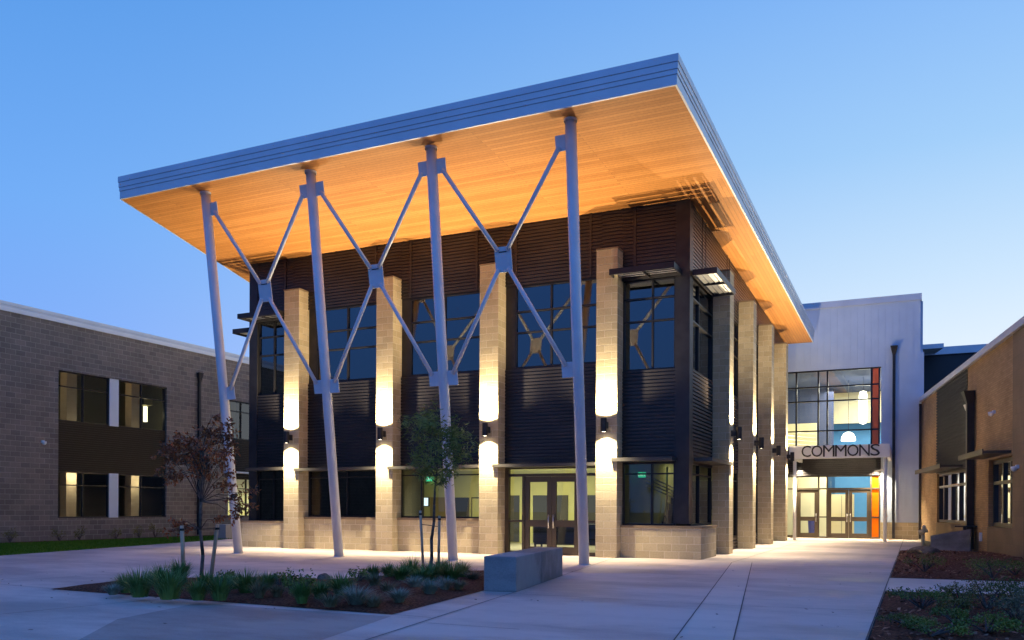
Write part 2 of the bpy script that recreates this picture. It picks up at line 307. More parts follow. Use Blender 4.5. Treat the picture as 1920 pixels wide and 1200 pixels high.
# pale band strip with both joints and the cross joints
struct(MB().quad((18.54,-7.05,-.002),(26,-6.2,-.002),(26,-3.4,-.002),(18.54,-3.95,-.002)).build('crosswalk_path',CONC2))
struct(MB().quad((18.54,9.0,-.003),(19.25,9.4,-.003),(19.3,21,-.003),(18.54,21,-.003)).build('pavement',CONC))
A1,A2=Vector((16.74,-13.96,.004)),Vector((14.78,-.53,.004)); B1,B2=Vector((17.29,-13.68,.004)),Vector((15.24,-.27,.004))
da=(A2-A1); A0=A1-da*.8; B0=B1-(B2-B1)*.8
struct(MB().quad(A0,B0,B2,A2).build('paving_band',CONC2))
def seam(p,q,wd=.008,z=.008):
    p=Vector((p[0],p[1],z));q=Vector((q[0],q[1],z));d=(q-p).normalized();n=Vector((-d.y,d.x,0))*wd
    m=MB(); k=max(1,int((q-p).length/.6)); pts=[]
    for i in range(k+1):
        b=p.lerp(q,i/k)+n*rnd.uniform(-.15,.15); pts.append(b)
    for i in range(k): m.quad(pts[i]-n,pts[i+1]-n,pts[i+1]+n,pts[i]+n)
    return struct(m.build('pavement_joint',JOINT))
def ext(p,q,a,b): p=Vector(p);q=Vector(q);d=q-p; return tuple(p+d*a),tuple(p+d*b)
seam(A0,A2); seam(B0,B2); seam(*ext((13.92,-15.37),(13.14,-10.06),-1.3,1.0)); seam((13.12,-10.03),(11.5,-.1)); seam((18.53,-30),(18.53,20.5))
seam((13.8,-14.0),(15.0,-14.0)); seam((13.2,-10.35),(16.2,-10.48)); seam((16.75,-10.5),(18.5,-10.25)); seam((14.8,-.5),(18.5,-.6)); seam((15.25,-.35),(18.5,4.0)) if 0 else None
seam((16.2,-10.48),(16.75,-10.5)); seam((11.7,-3.6),(-7,-4.9)); seam((12.0,-3.2),(15.2,-3.1)); seam((15.7,-3.1),(18.5,-3.2)); seam((13.0,-13.5),(13.6,-13.55))
seam((14.78,-.5),(14.6,16)); seam((14.7,5),(18.5,5.1)); seam((14.7,10.6),(18.5,10.7)); seam((5.0,-4.2),(3.0,-25)); seam((6.1,-13.1),(-4,-12.2)); seam((9.0,-13.4),(7.4,-24))
# lawn and mulch
struct(MB().quad((-12.0,-30,-.004),(3.2,-30,-.004),(1.0,-23.2,-.004),(-3.74,-7.24,-.004),(-7.68,6.02,-.004),(-10.2,14.5,-.004),(-12.0,14.5,-.004)).build('lawn_bed',SOIL))
def lawn():
    m=MB(); r=random.Random(3)
    def inside(x,y): 
        # right edge line
        t=(y+7.24)/13.26; ex=-3.74-3.94*t if y>-23 else 1.0
        return -11.15+.1*math.sin(y)<x<ex-.02
    n=0
    while n<26000:
        y=r.uniform(-12,13); x=r.uniform(-11.2,-1)
        if not inside(x,y): continue
        a=r.uniform(0,6.28); h=r.uniform(.03,.075); w_=.012
        dx,dy=math.cos(a)*w_,math.sin(a)*w_; lx,ly=r.uniform(-.03,.03),r.uniform(-.03,.03)
        m.quad((x-dx,y-dy,-.004),(x+dx,y+dy,-.004),(x+lx,y+ly,h)); n+=1
    o=m.build('lawn_grass',LAWN); return tag(o,'short mown green lawn strip in front of the long grey brown block building','lawn',kind='stuff')
lawn()
struct(MB().quad((-11.2,-12,.001),(-1.6,-12,.001),(-3.78,-7.24,.001),(-7.72,6.02,.001),(-9.9,13,.001),(-11.2,13,.001)).build('lawn_turf',LAWN))
BED=[(6.18,-13.16),(13.0,-13.5),(12.60,-10.22),(12.02,-6.6),(10.9,-6.2),(10.35,-8.6),(9.95,-10.1),(9.2,-10.33),(7.3,-10.6),(5.75,-11.3)]
def bed(name,pts,seed,n,zt=.006):
    m=MB(); r=random.Random(seed); cx=sum(p[0] for p in pts)/len(pts); cy=sum(p[1] for p in pts)/len(pts)
    # low mounded mulch: rings
    rings=[(1,zt),(.94,zt+.03),(.75,zt+.06),(.4,zt+.08)]
    P=[]
    # subdivide outline
    o=[]
    for i,p in enumerate(pts):
        q=pts[(i+1)%len(pts)]; k=max(1,int(math.hypot(q[0]-p[0],q[1]-p[1])/.35))
        for j in range(k): o.append((p[0]+(q[0]-p[0])*j/k,p[1]+(q[1]-p[1])*j/k))
    for sc,z in rings: P.append([Vector((cx+(x-cx)*sc,cy+(y-cy)*sc,z+(r.uniform(-.012,.015) if sc<1 else 0))) for x,y in o])
    N=len(o)
    for a in range(len(P)-1):
        for i in range(N): m.quad(P[a][i],P[a][(i+1)%N],P[a+1][(i+1)%N],P[a+1][i],smooth=True)
    m.quad(*P[-1])
    struct(m.build(name,MULCH))
    def ins(x,y):
        c=False;j=len(pts)-1
        for i in range(len(pts)):
            xi,yi=pts[i];xj,yj=pts[j]
            if (yi>y)!=(yj>y) and x<(xj-xi)*(y-yi)/(yj-yi)+xi: c=not c
            j=i
        return c
    ch=MB(); k=0; xs=[p[0] for p in pts]; ys=[p[1] for p in pts]
    while k<n:
        x=r.uniform(min(xs),max(xs)); y=r.uniform(min(ys),max(ys))
        if not ins(x,y): continue
        dx,dy=x-cx,y-cy; best=1e9
        for i in range(len(pts)):
            (ax,ay),(bx,by)=pts[i-1],pts[i]; ex,ey=bx-ax,by-ay; den=dx*ey-dy*ex
            if abs(den)<1e-9: continue
            t_=((ax-cx)*ey-(ay-cy)*ex)/den; s_u=((ax-cx)*dy-(ay-cy)*dx)/den
            if t_>0 and -1e-6<=s_u<=1+1e-6: best=min(best,t_)
        q_=1/best if best<1e8 else 1
        zc=zt+(.03*(1-q_)/.06 if q_>.94 else .03+.03*(.94-q_)/.19 if q_>.75 else .06+.02*(.75-q_)/.75)+.012
        a=r.uniform(0,6.28); L=r.uniform(.012,.045); W=L*r.uniform(.25,.5); t=r.uniform(-.5,.5)
        d=Vector((math.cos(a),math.sin(a),t)).normalized(); s_=Vector((-math.sin(a),math.cos(a),r.uniform(-.4,.4))).normalized()
        pc=Vector((x,y,zc)); ch.quad(pc-d*L-s_*W,pc+d*L-s_*W,pc+d*L+s_*W+Z_*.01,pc-d*L+s_*W+Z_*.005); k+=1
    return ch
c1=bed('mulch_bed',BED,1,3800)
tag(c1.build('bark_chips',CHIP),'loose brown bark chips covering the planting bed beside the concrete bench','bark chips',kind='stuff')
BEDR1=[(18.56,-3.9),(25.5,-3.4),(25.0,1),(23.4,8.9),(20.9,8.9),(18.56,8.9)]
BEDR2=[(18.56,-23.2),(27,-23.2),(26.5,-6.2),(18.56,-7.1)]
c2=bed('mulch_bed',BEDR1,2,2600); tag(c2.build('bark_chips',CHIP),'loose bark chips in the bed behind the right crosswalk slab','bark chips',kind='stuff')
c3=bed('mulch_bed',BEDR2,3,6500); tag(c3.build('bark_chips',CHIP),'loose bark chips in the near bed at the lower right corner','bark chips',kind='stuff')
MB_strip=struct(MB().quad((-11.98,-12,.006),(-11.1,-12,.006),(-11.05,13,.006),(-11.98,13,.006)).build('mulch_bed',MULCH))
# ================================================================== MAIN BUILDING
SP=3.645; PW=.61; PH=8.53; GV=.5
zs=lambda v:9.95-.03*(v+5.56)
main=thing('school_building',(5.8,6,0),'tan block and dark ribbed metal hall under a huge sloping timber lined roof','building')
# piers
for i in range(4):
    u=i*SP; MB().box(u,u+PW,0,GV+.04,0,PH).build('pier',BLOCK,main)
    MB().box(u-.012,u+PW+.012,-.012,GV+.04,PH,PH+.05).build('pier_cap',BLOCKR,main)
RV=[3.516+4.182*i for i in range(4)]
for v in RV:
    MB().box(13.42,13.93,v,v+PW,0,PH).build('pier',BLOCK,main)
    MB().box(13.42,13.942,v-.012,v+PW+.012,PH,PH+.05).build('pier_cap',BLOCKR,main)
    v+=1.1; MB().box(-2.38,-1.87,v,v+PW,0,PH).build('pier',BLOCK,main)
    MB().box(-2.392,-1.87,v-.012,v+PW+.012,PH,PH+.05).build('pier_cap',BLOCKR,main)
# front bays
bays=[(-1.85,0.0,'c'),(.61,SP,'w'),(SP+.61,2*SP,'w'),(2*SP+.61,3*SP,'d'),(3*SP+.61,13.4,'c')]
TOP=9.80
sid=MB(); sidb=MB()
def sheet(a,b,z0,z1): corr(sid,(a,GV),(b,GV),(0,-1),z0,z1); sidb.box(a,b,GV+.03,GV+.16,z0,z1)
for a,b,k in bays:
    if k=='c':
        sheet(a,b,2.65,5.2); sheet(a,b,7.75,TOP)
    else:
        sheet(a,b,2.6,5.5); sheet(a,b,7.95,TOP)
# above the piers
for i in range(4): sheet(i*SP,i*SP+PW,PH+.05,TOP)
sid.build('ribbed_siding',SIDING,main); sidb.build_each('siding_backing',DARK,main)
# vertical trims of the siding, seen above piers
tr=MB()
for i in range(4):
    for uu in (i*SP-.35,i*SP+PW+.35): tr.box(uu-.04,uu+.04,GV-.05,GV-.001,7.96,TOP-.02)
tr.build_each('siding_trim',SIDING,main)
# corner posts
MB().box(13.05,13.36,GV-.045,GV+.3,.95,TOP-.002).box(13.36,13.445,GV-.045,GV+.35,.95,TOP-.003).build('corner_post',DARK,main)
MB().box(-1.90,-1.55,GV-.045,GV+.35,.82,TOP-.002).build('corner_post',DARK,main)
# sills
MB().box(.61,SP,.33,.62,0,.98).build('sill_wall',BLOCK,main); MB().box(.60,SP+.01,.29,.62,.98,1.05).build('sill_cap',BLOCKR,main)
MB().box(SP+.61,2*SP,.33,.62,0,.98).build('sill_wall',BLOCK,main); MB().box(SP+.60,2*SP+.01,.29,.62,.98,1.05).build('sill_cap',BLOCKR,main)
MB().prism([(11.54,.33),(13.8,.33),(13.8,2.3),(13.35,2.3),(13.35,.62),(11.54,.62)],0,.84).build('sill_wall',BLOCK,main)
MB().prism([(11.53,.31),(13.82,.31),(13.82,2.32),(13.35,2.32),(13.35,.62),(11.53,.62)],.84,.90).build('sill_cap',BLOCKR,main)
MB().prism([(-2.1,.33),(0,.33),(0,.62),(-1.8,.62),(-1.8,2.3),(-2.1,2.3)],0,.84).build('sill_wall',BLOCK,main)
MB().prism([(-2.12,.31),(.01,.31),(.01,.62),(-1.8,.62),(-1.8,2.32),(-2.12,2.32)],.84,.90).build('sill_cap',BLOCKR,main)
# upper windows
def jamb(a,b,z0,z1): return MB().box(a,b,GV+.02,GV+.14,z0,z1)
for k,(a,b,m_) in enumerate([(.61,SP,2.17),(SP+.61,2*SP,5.8),(2*SP+.61,3*SP,9.36)]):
    jamb(a,a+.3,5.5,7.95).build('window_jamb',DARK,main)
    window(main,'x',a+.3,b,5.5,7.95,GV+.02,1,[m_],[6.56,7.18],GLASSU)
window(main,'x',11.54,13.05,5.2,7.75,GV+.02,1,[12.39],[6.57,7.2],GLASSU)
window(main,'x',-1.55,0,5.2,7.75,GV+.02,1,[-.87],[6.57,7.2],GLASSU)
# lower windows
window(main,'x',.61,SP,1.05,2.6,GV+.02,1,[2.17],[2.35],GLASSD)
window(main,'x',SP+.61,2*SP,1.05,2.6,GV+.02,1,[5.0],[2.38],GLASS)
window(main,'x',11.54,13.05,.90,2.65,GV+.02,1,[12.39],[2.33],GLASSD)
window(main,'x',-1.55,0,.90,2.65,GV+.02,1,[-.87],[2.33],GLASSD)
# right side wall (x=13.4) and left side wall
sr=MB(); srb=MB()
def sheetR(a,b,z0,z1):
    corr(sr,(13.36,a),(13.36,b),(1,0),z0,z1,pitch=.105,depth=.07); srb.box(13.2,13.355,a,b,z0,z1)
sheetR(.86,RV[0],2.65,5.2); sheetR(.55,RV[0],7.75,TOP)
window(main,'y',.86,RV[0],5.2,7.75,13.4,-1,[1.78],[6.57,7.2],GLASSU)
window(main,'y',.86,RV[0],.90,2.65,13.4,-1,[1.9],[2.33],GLASSD)
for i in range(4):
    a=RV[i]+PW; b=RV[i+1] if i<3 else 19.4
    sheetR(a,b,2.65,5.2); sheetR(a,b,7.75,TOP); sheetR(a,b,.0,.4)
    sheetR(RV[i],a,PH+.05,TOP)
    window(main,'y',a,b,.4,2.65,13.4,-1,[(a+b)/2],[2.33],GLASSD); window(main,'y',a,b,5.2,7.75,13.4,-1,[(a+b)/2],[6.57,7.2],GLASSU)
sr.build('ribbed_siding',SIDINGR,main); srb.build_each('siding_backing',DARK,main)
tr=MB()
for q in (2.0,2.45,5.6,6.0): tr.box(13.4+.0305,13.445,q-.015,q+.015,7.76,TOP-.02)
tr.build_each('siding_trim',SIDING,main)
sl_=MB(); slb=MB(); corr(sl_,(-1.85,19.4),(-1.85,.86),(-1,0),0,TOP); slb.box(-1.82,-1.69,.66,19.4,0,TOP)
sl_.build('ribbed_siding',SIDING,main); slb.build('siding_backing',DARK,main)
MB().box(-1.85,13.4,19.25,19.4,0,TOP-.3).build('rear_wall',DRK,main)
# interior
MB().box(-1.69,13.24,.66,19.25,-.012,.012).build('interior_floor',TERR,main)
MB().box(-1.69,13.24,.66,19.25,3.05,5.1).build('upper_floor',DRK,main)
MB().box(-1.69,13.24,.66,19.25,9.0,9.1).build('upper_ceiling',DRK,main)
MB().box(.4,13.24,8.0,8.15,0.012,3.05).build('interior_wall',OLIVE,main)
MB().prism([(3.9,.75),(4.0,.75),(.65,7.98),(.55,7.98)],0.012,3.05).build('interior_wall',DRK,main)  # dark slanted partition added to keep the first bay dark
MB().box(11.45,11.57,.7,8.0,.012,3.05).build('interior_wall',OLIVE,main)
MB().box(-1.6,13.2,7.6,7.75,5.1,9.0).build('interior_wall',DRK,main)
MB().box(2.6,10.0,1.2,7.4,2.85,2.87).build('ceiling_soffit',CREAM,main)
# openings on the back wall seen through glass
op=MB()
for a,b,h in ((1.95,2.75,1.79),(4.2,4.96,1.87),(5.55,6.14,1.87),(6.5,7.0,1.87),(7.78,8.4,1.87)): op.box(a,b,7.96,7.995,.05,h)
op.build_each('dark_doorway',DRK,main)
MB().box(.95,1.72,7.97,7.995,.05,1.80).build('brown_door',BROWN,main); MB().box(2.85,3.5,7.955,7.995,.05,1.8).build('door_surround',DRK,main); MB().box(2.9,3.45,7.945,7.954,.05,1.75).build('olive_door',OLIVE,main)
light('AREA','hall_ceiling_light',(6.5,5.2,2.8),main,650,(1,.93,.60),dir=(0,0.25,-1),size=5,shape='RECTANGLE',size_y=4)
light('AREA','stair_ceiling_light',(12.4,5.5,2.9),main,22,(1,.92,.65),dir=(0,0,-1),size=1.2)
light('AREA','stair_ceiling_light',(1,4.5,2.9),main,4,(1,.92,.65),dir=(0,0,-1),size=1.2)
# staircase seen through the corner window
st=thing('staircase',(12.4,5,0),'indoor stair with pale handrails inside the right corner window','staircase')
m=MB()
for i in range(12): m.box(11.7,13.1,3.0+i*.28,3.3+i*.28,.012+.0+i*.19,.2+i*.19)
m.build('stair_steps',DRK,st)
m=MB()
for k in range(4): m.tube((11.75,2.2,2.35-k*.1),(13.0,2.6,1.75-k*.1),.018,seg=6)
m.tube((11.9,2.2,.1),(11.9,2.2,2.6),.03,seg=6).tube((12.35,2.3,.1),(12.35,2.3,2.6),.03,seg=6)
m.build('handrail',ALU,st)
ex=thing('exit_sign',(11.78,1.6,2.35),'green lit exit sign inside the right corner window','exit sign')
MB().box(11.68,11.90,1.58,1.62,2.27,2.43).build('sign_box',GREENX,ex)
def text(body,size,loc,rot,m,parent,name,ext_=.01,align='CENTER',sx=1,font=None):
    c=bpy.data.curves.new(name,'FONT'); c.body=body; c.size=size; c.extrude=ext_; c.align_x=align; c.align_y='CENTER'; c.resolution_u=3
    o=bpy.data.objects.new('tmp',c); COL.objects.link(o); dg=bpy.context.evaluated_depsgraph_get()
    me=bpy.data.meshes.new_from_object(o.evaluated_get(dg)); bpy.data.objects.remove(o)
    me.materials.clear(); me.materials.append(m)
    q=bpy.data.objects.new(name,me); COL.objects.link(q); q.parent=parent
    q.location=Vector(loc)-ORG.get(parent,Vector()); q.rotation_euler=rot; q.scale=(sx,1,1); return q
text('EXIT',.115,(11.79,1.575,2.35),(R(90),0,0),SIGNW,ex,'sign_letters',.002)
ex2=thing('exit_sign',(.95,7.9,2.5),'small green exit sign hanging beyond the slim green tree','exit sign')
MB().box(.80,1.12,7.85,7.9,2.46,2.64).build('sign_box',GREENX,ex2); text('EXIT',.13,(.96,7.848,2.55),(R(90),0,0),SIGNW,ex2,'sign_letters',.002)
mo=thing('wall_screen',(.7,7.9,1.6),'bright white wall screen inside the second bay window','screen')
MB().box(.57,.90,7.9,7.99,1.43,1.80).build('screen_frame',DARK,mo); MB().quad((.59,7.897,1.45),(.88,7.897,1.45),(.88,7.897,1.78),(.59,7.897,1.78)).build('display',SCREEN,mo)
# serving tables with food and flowers
def itable(x0,x1,y0,y1,label):
    t=thing('serving_table',((x0+x1)/2,(y0+y1)/2,0),label,'table')
    MB().box(x0,x1,y0,y1,.84,.88).build('table_top',DARK,t,bevel=.005)
    for x in (x0+.05,x1-.05):
        for y in (y0+.05,y1-.05): MB().box(x-.025,x+.025,y-.025,y+.025,.012,.84).build('leg',DARK,t)
    MB().box(x0+.02,x1-.02,y0+.02,y0+.03,.25,.838).build('table_skirt',DRK,t)
itable(8.3,10.6,1.7,2.3,'dark serving table behind the double entrance doors')
itable(4.5,7.1,1.6,2.2,'dark serving table inside the second bay window')
def clump(name,c,r_,mm,label,cat,n=40,sz=.03,group=None):
    m=MB(); rr=random.Random(hash(label)%1000 if 0 else len(label)*7)
    for i in range(n):
        a=rr.uniform(0,6.28); q=rr.random()**.5*r_; z=rr.uniform(0,r_*.7)
        p=Vector(c)+Vector((math.cos(a)*q,math.sin(a)*q*.6,z*(1-q/r_*.7)+sz))
        m.lathe(p,[(0,-sz),(sz*.8,-sz*.5),(sz,0),(sz*.8,sz*.5),(0,sz)],7)
    return tag(m.build(name,mm),label,cat,group)
clump('fruit_tray',(8.75,1.95,.88),.2,FRUIT,'heap of orange fruit on the table behind the left door leaf','fruit tray')
clump('fruit_tray',(9.2,1.95,.88),.18,FRUIT,'heap of yellow orange flowers beside the middle stile of the entrance doors','fruit tray',50,.025)
clump('flower_bouquet',(8.1,2.0,.86),.2,LEAFY,'pale green bouquet behind the left sidelight of the entrance','bouquet',50,.03)
clump('flower_bouquet',(9.9,2.0,.88),.22,LEAFY,'green bouquet behind the right door leaf','bouquet',50,.028)
clump('fruit_tray',(5.6,1.9,.88),.16,FRUIT,'low row of orange flowers on the table in the second bay window','flowers',40,.022)
itb=clump('flower_bouquet',(6.6,1.9,.88),.3,DRK,'dark heap of bags on the table in the second bay window','bags',40,.06); itb.name='bag_heap'
# entrance doors in bay 3
a,b=2*SP+.61,3*SP
ent=MB().box(a,a+.12,GV,GV+.14,0,2.6).box(b-.10,b,GV,GV+.14,0,2.6).box(a+.12,b-.1,GV,GV+.14,2.52,2.6).box(a+.12,b-.1,GV+.004,GV+.136,2.30,2.38).box(8.46,8.54,GV,GV+.14,0,2.3).box(10.24,10.32,GV,GV+.14,0,2.3)
ent.box(a+.12,8.46,GV+.002,GV+.134,0,.1).box(10.32,b-.1,GV+.002,GV+.134,0,.1).box(a+.12,8.46,GV+.002,GV+.134,.95,1.02).box(10.32,b-.1,GV+.002,GV+.134,.95,1.02)
entr=ent.build('entrance_frame',BRONZE,main)
MB().quad((a+.12,GV+.07,.1),(8.46,GV+.07,.1),(8.46,GV+.07,2.3),(a+.12,GV+.07,2.3)).quad((10.32,GV+.07,.1),(b-.1,GV+.07,.1),(b-.1,GV+.07,2.3),(10.32,GV+.07,2.3)).quad((a+.12,GV+.07,2.38),(b-.1,GV+.07,2.38),(b-.1,GV+.07,2.52),(a+.12,GV+.07,2.52)).build('pane',GLASS,entr)
def door(parent,x0,x1,y,zt,hside,mm=BRONZE,gl=GLASS,st_=.14,mid=(.82,1.02),bot=.24,hm=ALU):
    m=MB().box(x0,x0+st_,y,y+.06,.015,zt).box(x1-st_,x1,y,y+.06,.015,zt).box(x0+st_,x1-st_,y,y+.06,.015,bot).box(x0+st_,x1-st_,y,y+.06,mid[0],mid[1]).box(x0+st_,x1-st_,y,y+.06,zt-.16,zt)
    d=m.build('door',mm,parent)
    MB().quad((x0+st_,y+.03,bot),(x1-st_,y+.03,bot),(x1-st_,y+.03,mid[0]),(x0+st_,y+.03,mid[0])).quad((x0+st_,y+.03,mid[1]),(x1-st_,y+.03,mid[1]),(x1-st_,y+.03,zt-.16),(x0+st_,y+.03,zt-.16)).build('pane',gl,d)
    hx=x1-.07 if hside>0 else x0+.07
    MB().tube((hx,y-.06,.78),(hx,y-.06,1.18),.016,seg=8).tube((hx,y-.06,.82),(hx,y+.01,.82),.01,seg=6).tube((hx,y-.06,1.14),(hx,y+.01,1.14),.01,seg=6).build('handle',hm,d)
door(main,8.545,9.385,GV+.04,2.295,1); door(main,9.395,10.235,GV+.04,2.295,-1)
# lower awnings
def awn(pts,z=2.56,t=.09): 
    MB().prism(pts,z,z+t).build('awning',AWN,main)
for i in range(3): awn([(i*SP+PW-.16,-.06),((i+1)*SP-.01,-.06),((i+1)*SP-.01,GV-.04),(i*SP+PW-.16+.17,GV-.04),(i*SP+PW-.16+.17,-.004),(i*SP+PW-.16,-.004)])
awn([(11.4,-.06),(13.1,-.06),(13.1,GV-.05),(11.55,GV-.05),(11.55,-.004),(11.4,-.004)],2.66,.10)
awn([(13.45,1.0),(13.95,1.0),(14.0,RV[0]+.3),(13.94,RV[0]+.3),(13.94,RV[0]-.01),(13.45,RV[0]-.01)],2.68,.10)
awn([(-1.6,-.06),(-.01,-.06),(-.01,GV-.05),(-1.6,GV-.05)],2.60,.10)
# sunshades with blades at the building corners (z 7.8)
def shade(x0,x1,y0,y1,z,along,name='sunshade'):
    f=MB(); e=.03
    f.box(x0,x1,y0,y0+e,z,z+.16).box(x0,x1,y1-e,y1,z,z+.16).box(x0,x0+e,y0+e,y1-e,z,z+.16).box(x1-e,x1,y0+e,y1-e,z,z+.16)
    if along=='x': f.box((x0+x1)/2-.015,(x0+x1)/2+.015,y0+e,y1-e,z+.02,z+.15)
    else: f.box(x0+e,x1-e,(y0+y1)/2-.015,(y0+y1)/2+.015,z+.02,z+.15)
    fo=f.build(name,FASC if 0 else DARK,main)
    bl=MB(); n=4
    for i in range(n):
        if along=='x':
            w_=(y1-y0-2*e)/n; c=y0+e+w_*(i+.5); bl.obox(((x0+x1)/2,c,z+.085),((x1-x0)/2-e-.002,0,0),(0,w_*.37,.012),(0,-.0008,.006))
        else:
            w_=(x1-x0-2*e)/n; c=x0+e+w_*(i+.5); bl.obox((c,(y0+y1)/2,z+.085),(0,(y1-y0)/2-e-.002,0),(w_*.37,0,.012),(-.0008,0,.006))
    bl.build('shade_blade',ALU,fo)
shade(11.42,13.22,-.36,GV-.05,7.72,'x'); shade(13.47,14.14,.62,3.25,7.72,'y')
shade(-1.75,-.05,-.30,GV-.05,7.72,'x'); shade(-2.75,-1.91,.55,3.3,7.45,'y')
# roof
ROOF=[(-1.15,-5.58),(14.60,-5.55),(14.68,19.75),(-3.6,19.75),(-3.6,2.6)]
# soffit: front boards run along x; side strip boards run along y
MB().quad((-1.15+.03,-5.55,zs(-5.55)),(-3.57,2.6,zs(2.6)),(-3.57,19.72,zs(19.72)),(13.4,19.72,zs(19.72)),(13.4,-.6,zs(-.6)),(14.57,-.6,zs(-.6)),(14.57,-5.52,zs(-5.52))).build('timber_soffit',WOOD,main)
m=MB(uvboxT).quad((13.4,-.6,zs(-.6)),(13.4,19.72,zs(19.72)),(14.65,19.72,zs(19.72)),(14.57,-.6,zs(-.6))); m.build('timber_soffit',WOOD,main)
def fascia():
    pts=[Vector((*p,0)) for p in ROOF]; n=len(pts)
    def off(d):
        o=[]
        for i in range(n):
            p,q,r_=pts[i-1],pts[i],pts[(i+1)%n]; d1=(q-p).normalized(); d2=(r_-q).normalized(); n1=Vector((d1.y,-d1.x,0)); n2=Vector((d2.y,-d2.x,0)); b=(n1+n2); b=b/ (b.dot(n1)); o.append(q+b*d)
        return o
    m=MB(); T=.60
    fr=[(0,.335,-.006),(.345,.505,.008),(.515,.735,.022),(.745,1.0,.036)]
    for a_,b_,d in fr:
        O=off(d); I=off(-.05)
        for i in range(n):
            j=(i+1)%n; A,B_,C_,D_=O[i],O[j],I[j],I[i]
            za=lambda p:zs(p.y)+T*a_-.012*(a_==0); zb=lambda p:zs(p.y)+T*b_
            P=lambda p,z:Vector((p.x,p.y,z(p)))
            m.quad(P(A,za),P(B_,za),P(B_,zb),P(A,zb)).quad(P(A,zb),P(B_,zb),P(C_,zb),P(D_,zb)).quad(P(D_,za),P(C_,za),P(B_,za),P(A,za))
    o=m.build('roof_fascia',FASC,main)
    m=MB(); I=off(-.04)
    for i in range(n):
        j=(i+1)%n; m.quad(*(Vector((p.x,p.y,zs(p.y)+z)) for p,z in ((I[i],.01),(I[j],.01),(I[j],T-.005),(I[i],T-.005))))
    m.quad(*[Vector((p.x,p.y,zs(p.y)+T-.005)) for p in I]); m.quad(*[Vector((p.x,p.y,zs(p.y)+.03)) for p in reversed(I)])
    m.build('roof_deck',DARK,main)
fascia()
# ================================================================== COLUMNS AND BRACES (one steel frame)
fr=thing('roof_support_frame',(6.5,-3.15,0),'four leaning white steel columns tied by crossing braces under the roof edge','steel frame')
cb=[Vector((.965+3.6*i,-3.15,0)) for i in range(4)]; ct=[Vector((1.45+3.545*i,-5.0,9.925)) for i in range(4)]
for p,q in zip(cb,ct):
    MB().tube(p,q,.128,seg=28).build('column',PAINT,fr)
    MB().box(p.x-.0,p.x+.001,p.y,p.y+.001,0,.001) 
    MB().lathe(p+Vector((0,0,0)),[(.0,.012),(.175,.012),(.175,.0)],20).build('base_plate',ALU,fr)
    MB().lathe(q+Vector((0,0,.0)),[(.15,-.06),(.15,.0)],20).build('cap_plate',PAINT,fr)
def pt(i,k): return cb[i].lerp(ct[i],k)
E1=Vector((1,0,0)); 
E2=(ct[0]-cb[0]); E2.x=0; E2.normalize(); E3=E1.cross(E2)
def plate(c,hw,hh): MB().obox(c,E1*hw,E2*hh,E3*.012).build('gusset_plate',PAINT,fr,bevel=.004)
KL,KX,KT=.462,.725,.955
for i in range(4):
    lo=pt(i,KL); to=pt(i,KT)
    for s_ in (-1,1):
        if (i==0 and s_<0) or (i==3 and s_>0): continue
        plate(lo+E1*s_*.25,.155,.18); plate(to+E1*s_*.235,.14,.17)
for i in range(3):
    X=(pt(i,KX)+pt(i+1,KX))/2; plate(X,.215,.29)
    text('',.1,X,(0,0,0),DARK,fr,'x') if 0 else None
    for (c,s_,up) in ((pt(i,KL)+E1*.29+E2*.1,-1,0),(pt(i+1,KL)-E1*.29+E2*.1,1,0),(pt(i,KT)+E1*.28-E2*.08,-1,1),(pt(i+1,KT)-E1*.28-E2*.08,1,1)):
        tgt=X+E1*s_*.12+E2*(.2 if up else -.2)
        MB().tube(c+E3*.03,tgt+E3*.03,.052,seg=12).build('brace',PAINT,fr)
    MB().obox(X+E3*.016-E2*-.17,E1*.10,E2*.012,E3*.003).build('bolt_row',DARK,fr)
# ================================================================== WALL LAMPS
ordn=['leftmost','second','third','rightmost']
for i in range(4):
    wall_lamp('wall_lamp',f'dark cylinder lamp on the {ordn[i]} of the four front tan piers' if i in(0,3) else f'dark cylinder up and down lamp on the {ordn[i]} front tan pier from the left',(i*SP+PW/2,0,3.66),(0,-1))
side=['nearest','second nearest','third nearest','farthest']
for i in range(4):
    wall_lamp('wall_lamp',f'dark cylinder lamp on the {side[i]} right side pier, seen edge on',(13.93,RV[i]+PW/2,3.66),(1,0),pu=.65 if i==3 else 1)
for i in range(3):
    wall_lamp('wall_lamp',f'cylinder lamp on the hidden left side of the hall, pier {["one","two","three"][i]} from the front',(-2.38,RV[i]+1.1+PW/2,3.66),(-1,0))
# ================================================================== COMMONS ENTRANCE BUILDING
com=thing('entrance_building',(15.5,21,0),'tall pale metal clad entrance block behind the hall with the big glazed upper window','building')
CV=21.0
w1=MB()
w1.box(9.0,12.5,CV,CV+.3,0,11.0).box(12.5,17.55,CV,CV+.3,8.05,11.0).box(17.55,19.2,CV,CV+.3,.78,11.0)
w1.build_each('metal_clad_wall',CLAD,com)
m=MB(); x=9.0
while x<19.1:
    z0=8.06 if 12.5<x<17.57 else .8
    m.box(x,x+.018,CV-.018,CV-.0005,z0,10.98); x+=.3
m.build('panel_rib',CLAD,com)
MB().box(8.95,19.25,CV-.06,CV+.35,11.0,11.30).build('parapet_cap',FASC,com)
MB().box(19.2,19.35,CV-.0,CV+9,.0,8.6).box(19.2,19.3,CV+.3,CV+9,8.6,11.0).build('side_wall',CLAD,com)
MB().box(17.55,19.2,CV-.03,CV+.3,0,.78).build('block_plinth',BLOCK,com)
c=MB(); X0,X1=12.5,17.5
for x in (12.55,13.76,14.77,15.18,17.13,17.47): c.box(x-.035,x+.035,CV+.02,CV+.14,4.40,8.0)
for z in (4.37,8.02): c.box(X0,X1+.05,CV+.015,CV+.145,z-.04,z+.04)
